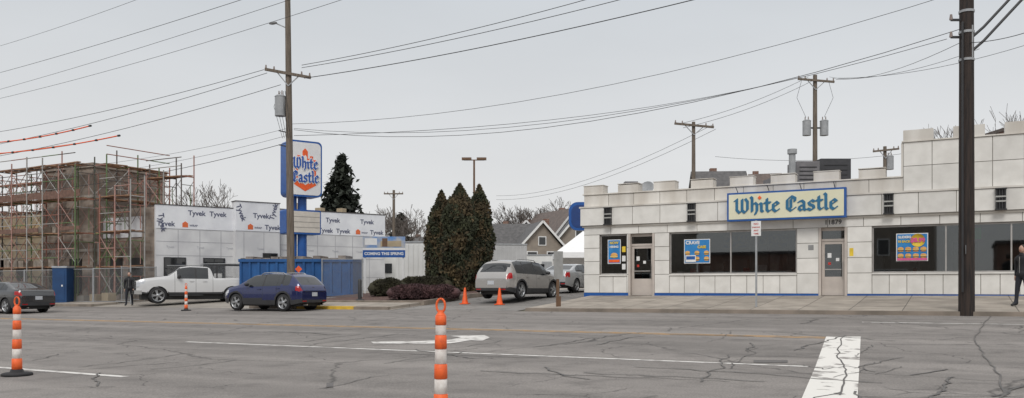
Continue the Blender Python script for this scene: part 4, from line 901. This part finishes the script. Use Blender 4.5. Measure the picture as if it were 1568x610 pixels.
a,y=W(1568,62); mb=MB(); mb.M=Matrix.Translation((a,y,0))@Matrix.Rotation(TA,4,'Z'); mb.bx(-1.2,6,0,6,.5,13.2,bh); mb.bx(-1.3,6.1,-.1,6.1,13.2,13.45,rfm)
for zz in(5,8.5,11): mb.bx(.2,1.2,-.05,-.01,zz,zz+1.5,cglass); mb.bx(.1,1.3,-.1,-.02,zz-.12,zz-.005,conc)
mb.build('brick_apartment_building')
house(700,105,9,10,4.2,6.4,TA+1.2,sidn,rfd,'frame_house');house(640,110,9,10,4.2,6.6,TA+1.4,sidn,rfd,'frame_house',True)
house(-5,75,12,10,5.0,6.8,TA+1.3,sidn,rfm,'frame_house')
# opposite side of the street, behind the photographer (unseen buildings added to vary reflections in the shop glass)
sheet('sidewalk',-90,60,-17,-12.01,.12,swm,1)
opp=[(-46,9,5.2,bh),(-35,8,7.5,sidn),(-24,11,4.6,bh),(-10,8,8.0,sidn),(3,10,5.0,bh),(18,9,7.0,sidn)]
for k,(xa,wd_,hh,mm) in enumerate(opp):
    mb=MB(); z=zg(xa,-18); mb.bx(0,wd_,-10,0,-.3,hh,mm); mb.bx(-.15,wd_+.15,-10.1,.15,hh,hh+.3,cop); mb.bx(.6,wd_-2.2,.01,.06,.8,2.9,white); mb.bx(.7,wd_-2.3,.061,.09,.9,2.8,cglass); mb.bx(wd_-1.7,wd_-.6,.01,.06,0,2.4,brown)
    if hh>6:
        for xx in(1,3.2,5.4): mb.bx(xx,xx+1.1,.01,.05,4.2,5.8,white); mb.bx(xx+.1,xx+1.0,.051,.07,4.3,5.7,cglass)
    mb.build('added_reflection_building',None,(xa,-18,z))
# ---------- people ----------
def person(name,pos,face,H_=1.75,stride=.2,jacket=(.02,.02,.024),pants=(.02,.022,.03),hair=(.03,.02,.015),dz=0):
    s=H_/1.75; V=[];E=[];Rd=[]
    def v(x,y,z,r): V.append((x*s,y*s,z*s)); Rd.append(r*s); return len(V)-1
    def e(a,b): E.append((a,b))
    pel=v(0,0,.95,.15); ab=v(0,0,1.10,.14); ch=v(0,0,1.30,.165); sh=v(0,0,1.42,.12); nk=v(0,.0,1.49,.062); hd_=v(0,.01,1.57,.06); e(pel,ab);e(ab,ch);e(ch,sh);e(sh,nk);e(nk,hd_)
    tips=[]
    for sd in(-1,1):
        st=stride*sd
        hp=v(.10*sd,0,.88,.105); kn=v(.11*sd,st*.45+.02,.50,.066); an=v(.11*sd,st*1.0-(.03 if st<0 else 0),.09,.045); hl=v(.115*sd,st-.04,.045,.042); to=v(.13*sd,st+.17,.035,.04)
        e(pel,hp);e(hp,kn);e(kn,an);e(an,hl);e(an,to)
        so_=v(.19*sd,0,1.40,.078); el=v(.235*sd,-st*.3-.02,1.13,.056); wr=v(.245*sd,-st*.7+.05,.89,.038); pm=v(.245*sd,-st*.75+.075,.82,.034); e(sh,so_);e(so_,el);e(el,wr);e(wr,pm)
        for k in range(4):
            l=(.055,.065,.06,.045)[k]; f1=v(.245*sd-.0,-st*.75+.075-.03+.02*k,.785,.009); f2=v(.235*sd,-st*.75+.08-.03+.021*k,.785-l*.55,.009); f3=v(.222*sd,-st*.75+.082-.03+.021*k,.785-l,.008); e(pm,f1);e(f1,f2);e(f2,f3)
        t1=v(.235*sd,-st*.75+.115,.81,.010); t2=v(.225*sd,-st*.75+.13,.775,.009); e(pm,t1);e(t1,t2)
    me=bpy.data.meshes.new(name); me.from_pydata(V,E,[]); ob=bpy.data.objects.new('tmp',me); sc.collection.objects.link(ob)
    mo=ob.modifiers.new('s','SKIN'); 
    for i,r in enumerate(Rd): me.skin_vertices[0].data[i].radius=(r,r*.72 if i in(0,1,2) else r)
    me.skin_vertices[0].data[0].use_root=True
    ss=ob.modifiers.new('d','SUBSURF'); ss.levels=1; ss.render_levels=1
    bpy.context.view_layer.update(); dg=bpy.context.evaluated_depsgraph_get(); m2=bpy.data.meshes.new_from_object(ob.evaluated_get(dg)); bpy.data.objects.remove(ob)
    P=empty(name,(pos[0],pos[1],zg(*pos)+dz),face)
    m2.materials.clear(); jm=pmat('jacket_cloth',jacket,rough=.8); pmn=pmat('trouser_cloth',pants,rough=.85); hm=pmat('hair_brown',hair,rough=.7)
    for m_ in(jm,pmn,skin,black): m2.materials.append(m_)
    for p in m2.polygons:
        c=p.center/s; p.use_smooth=True
        if c.z<.085: k=3
        elif c.z>1.5: k=2
        elif abs(c.x)>.19 and c.z<.875: k=2
        elif c.z<.90: k=1
        else: k=0
        p.material_index=k
    bo=bpy.data.objects.new('body',m2); sc.collection.objects.link(bo); bo.parent=P
    h=MB(); h.M=Matrix.Diagonal((s,s,s,1)); h.ell((0,.015,1.635),(.078,.095,.118),skin,16); h.ell((0,-.012,1.665),(.088,.098,.105),hm,16); h.ell((0,.108,1.63),(.014,.02,.024),skin,8)
    for sd in(-1,1): h.ell((sd*.03,.098,1.645),(.013,.008,.007),white,8); h.ell((sd*.03,.104,1.645),(.006,.004,.006),dark,8); h.ell((sd*.08,.01,1.63),(.012,.02,.032),skin,8); h.ell((sd*.03,.1,1.662),(.018,.006,.004),hm,6)
    h.ell((0,.1,1.59),(.024,.008,.006),red,8); h.build('head',P)
    c=MB(); c.M=h.M; c.lathe([(.085,1.46),(.075,1.52),(.07,1.53)],jm,12); c.ell((0,0,.93),(.185,.13,.14),jm,14); c.bx(-.004,.004,.118,.13,.95,1.42,alu); c.build('collar_and_hem',P)
person('pedestrian',W(198,42.6),math.pi+TA+.2,1.75,.16,dz=.0)
person('pedestrian',W(1566,24.6),TA+1.9,1.85,.12,dz=.12)
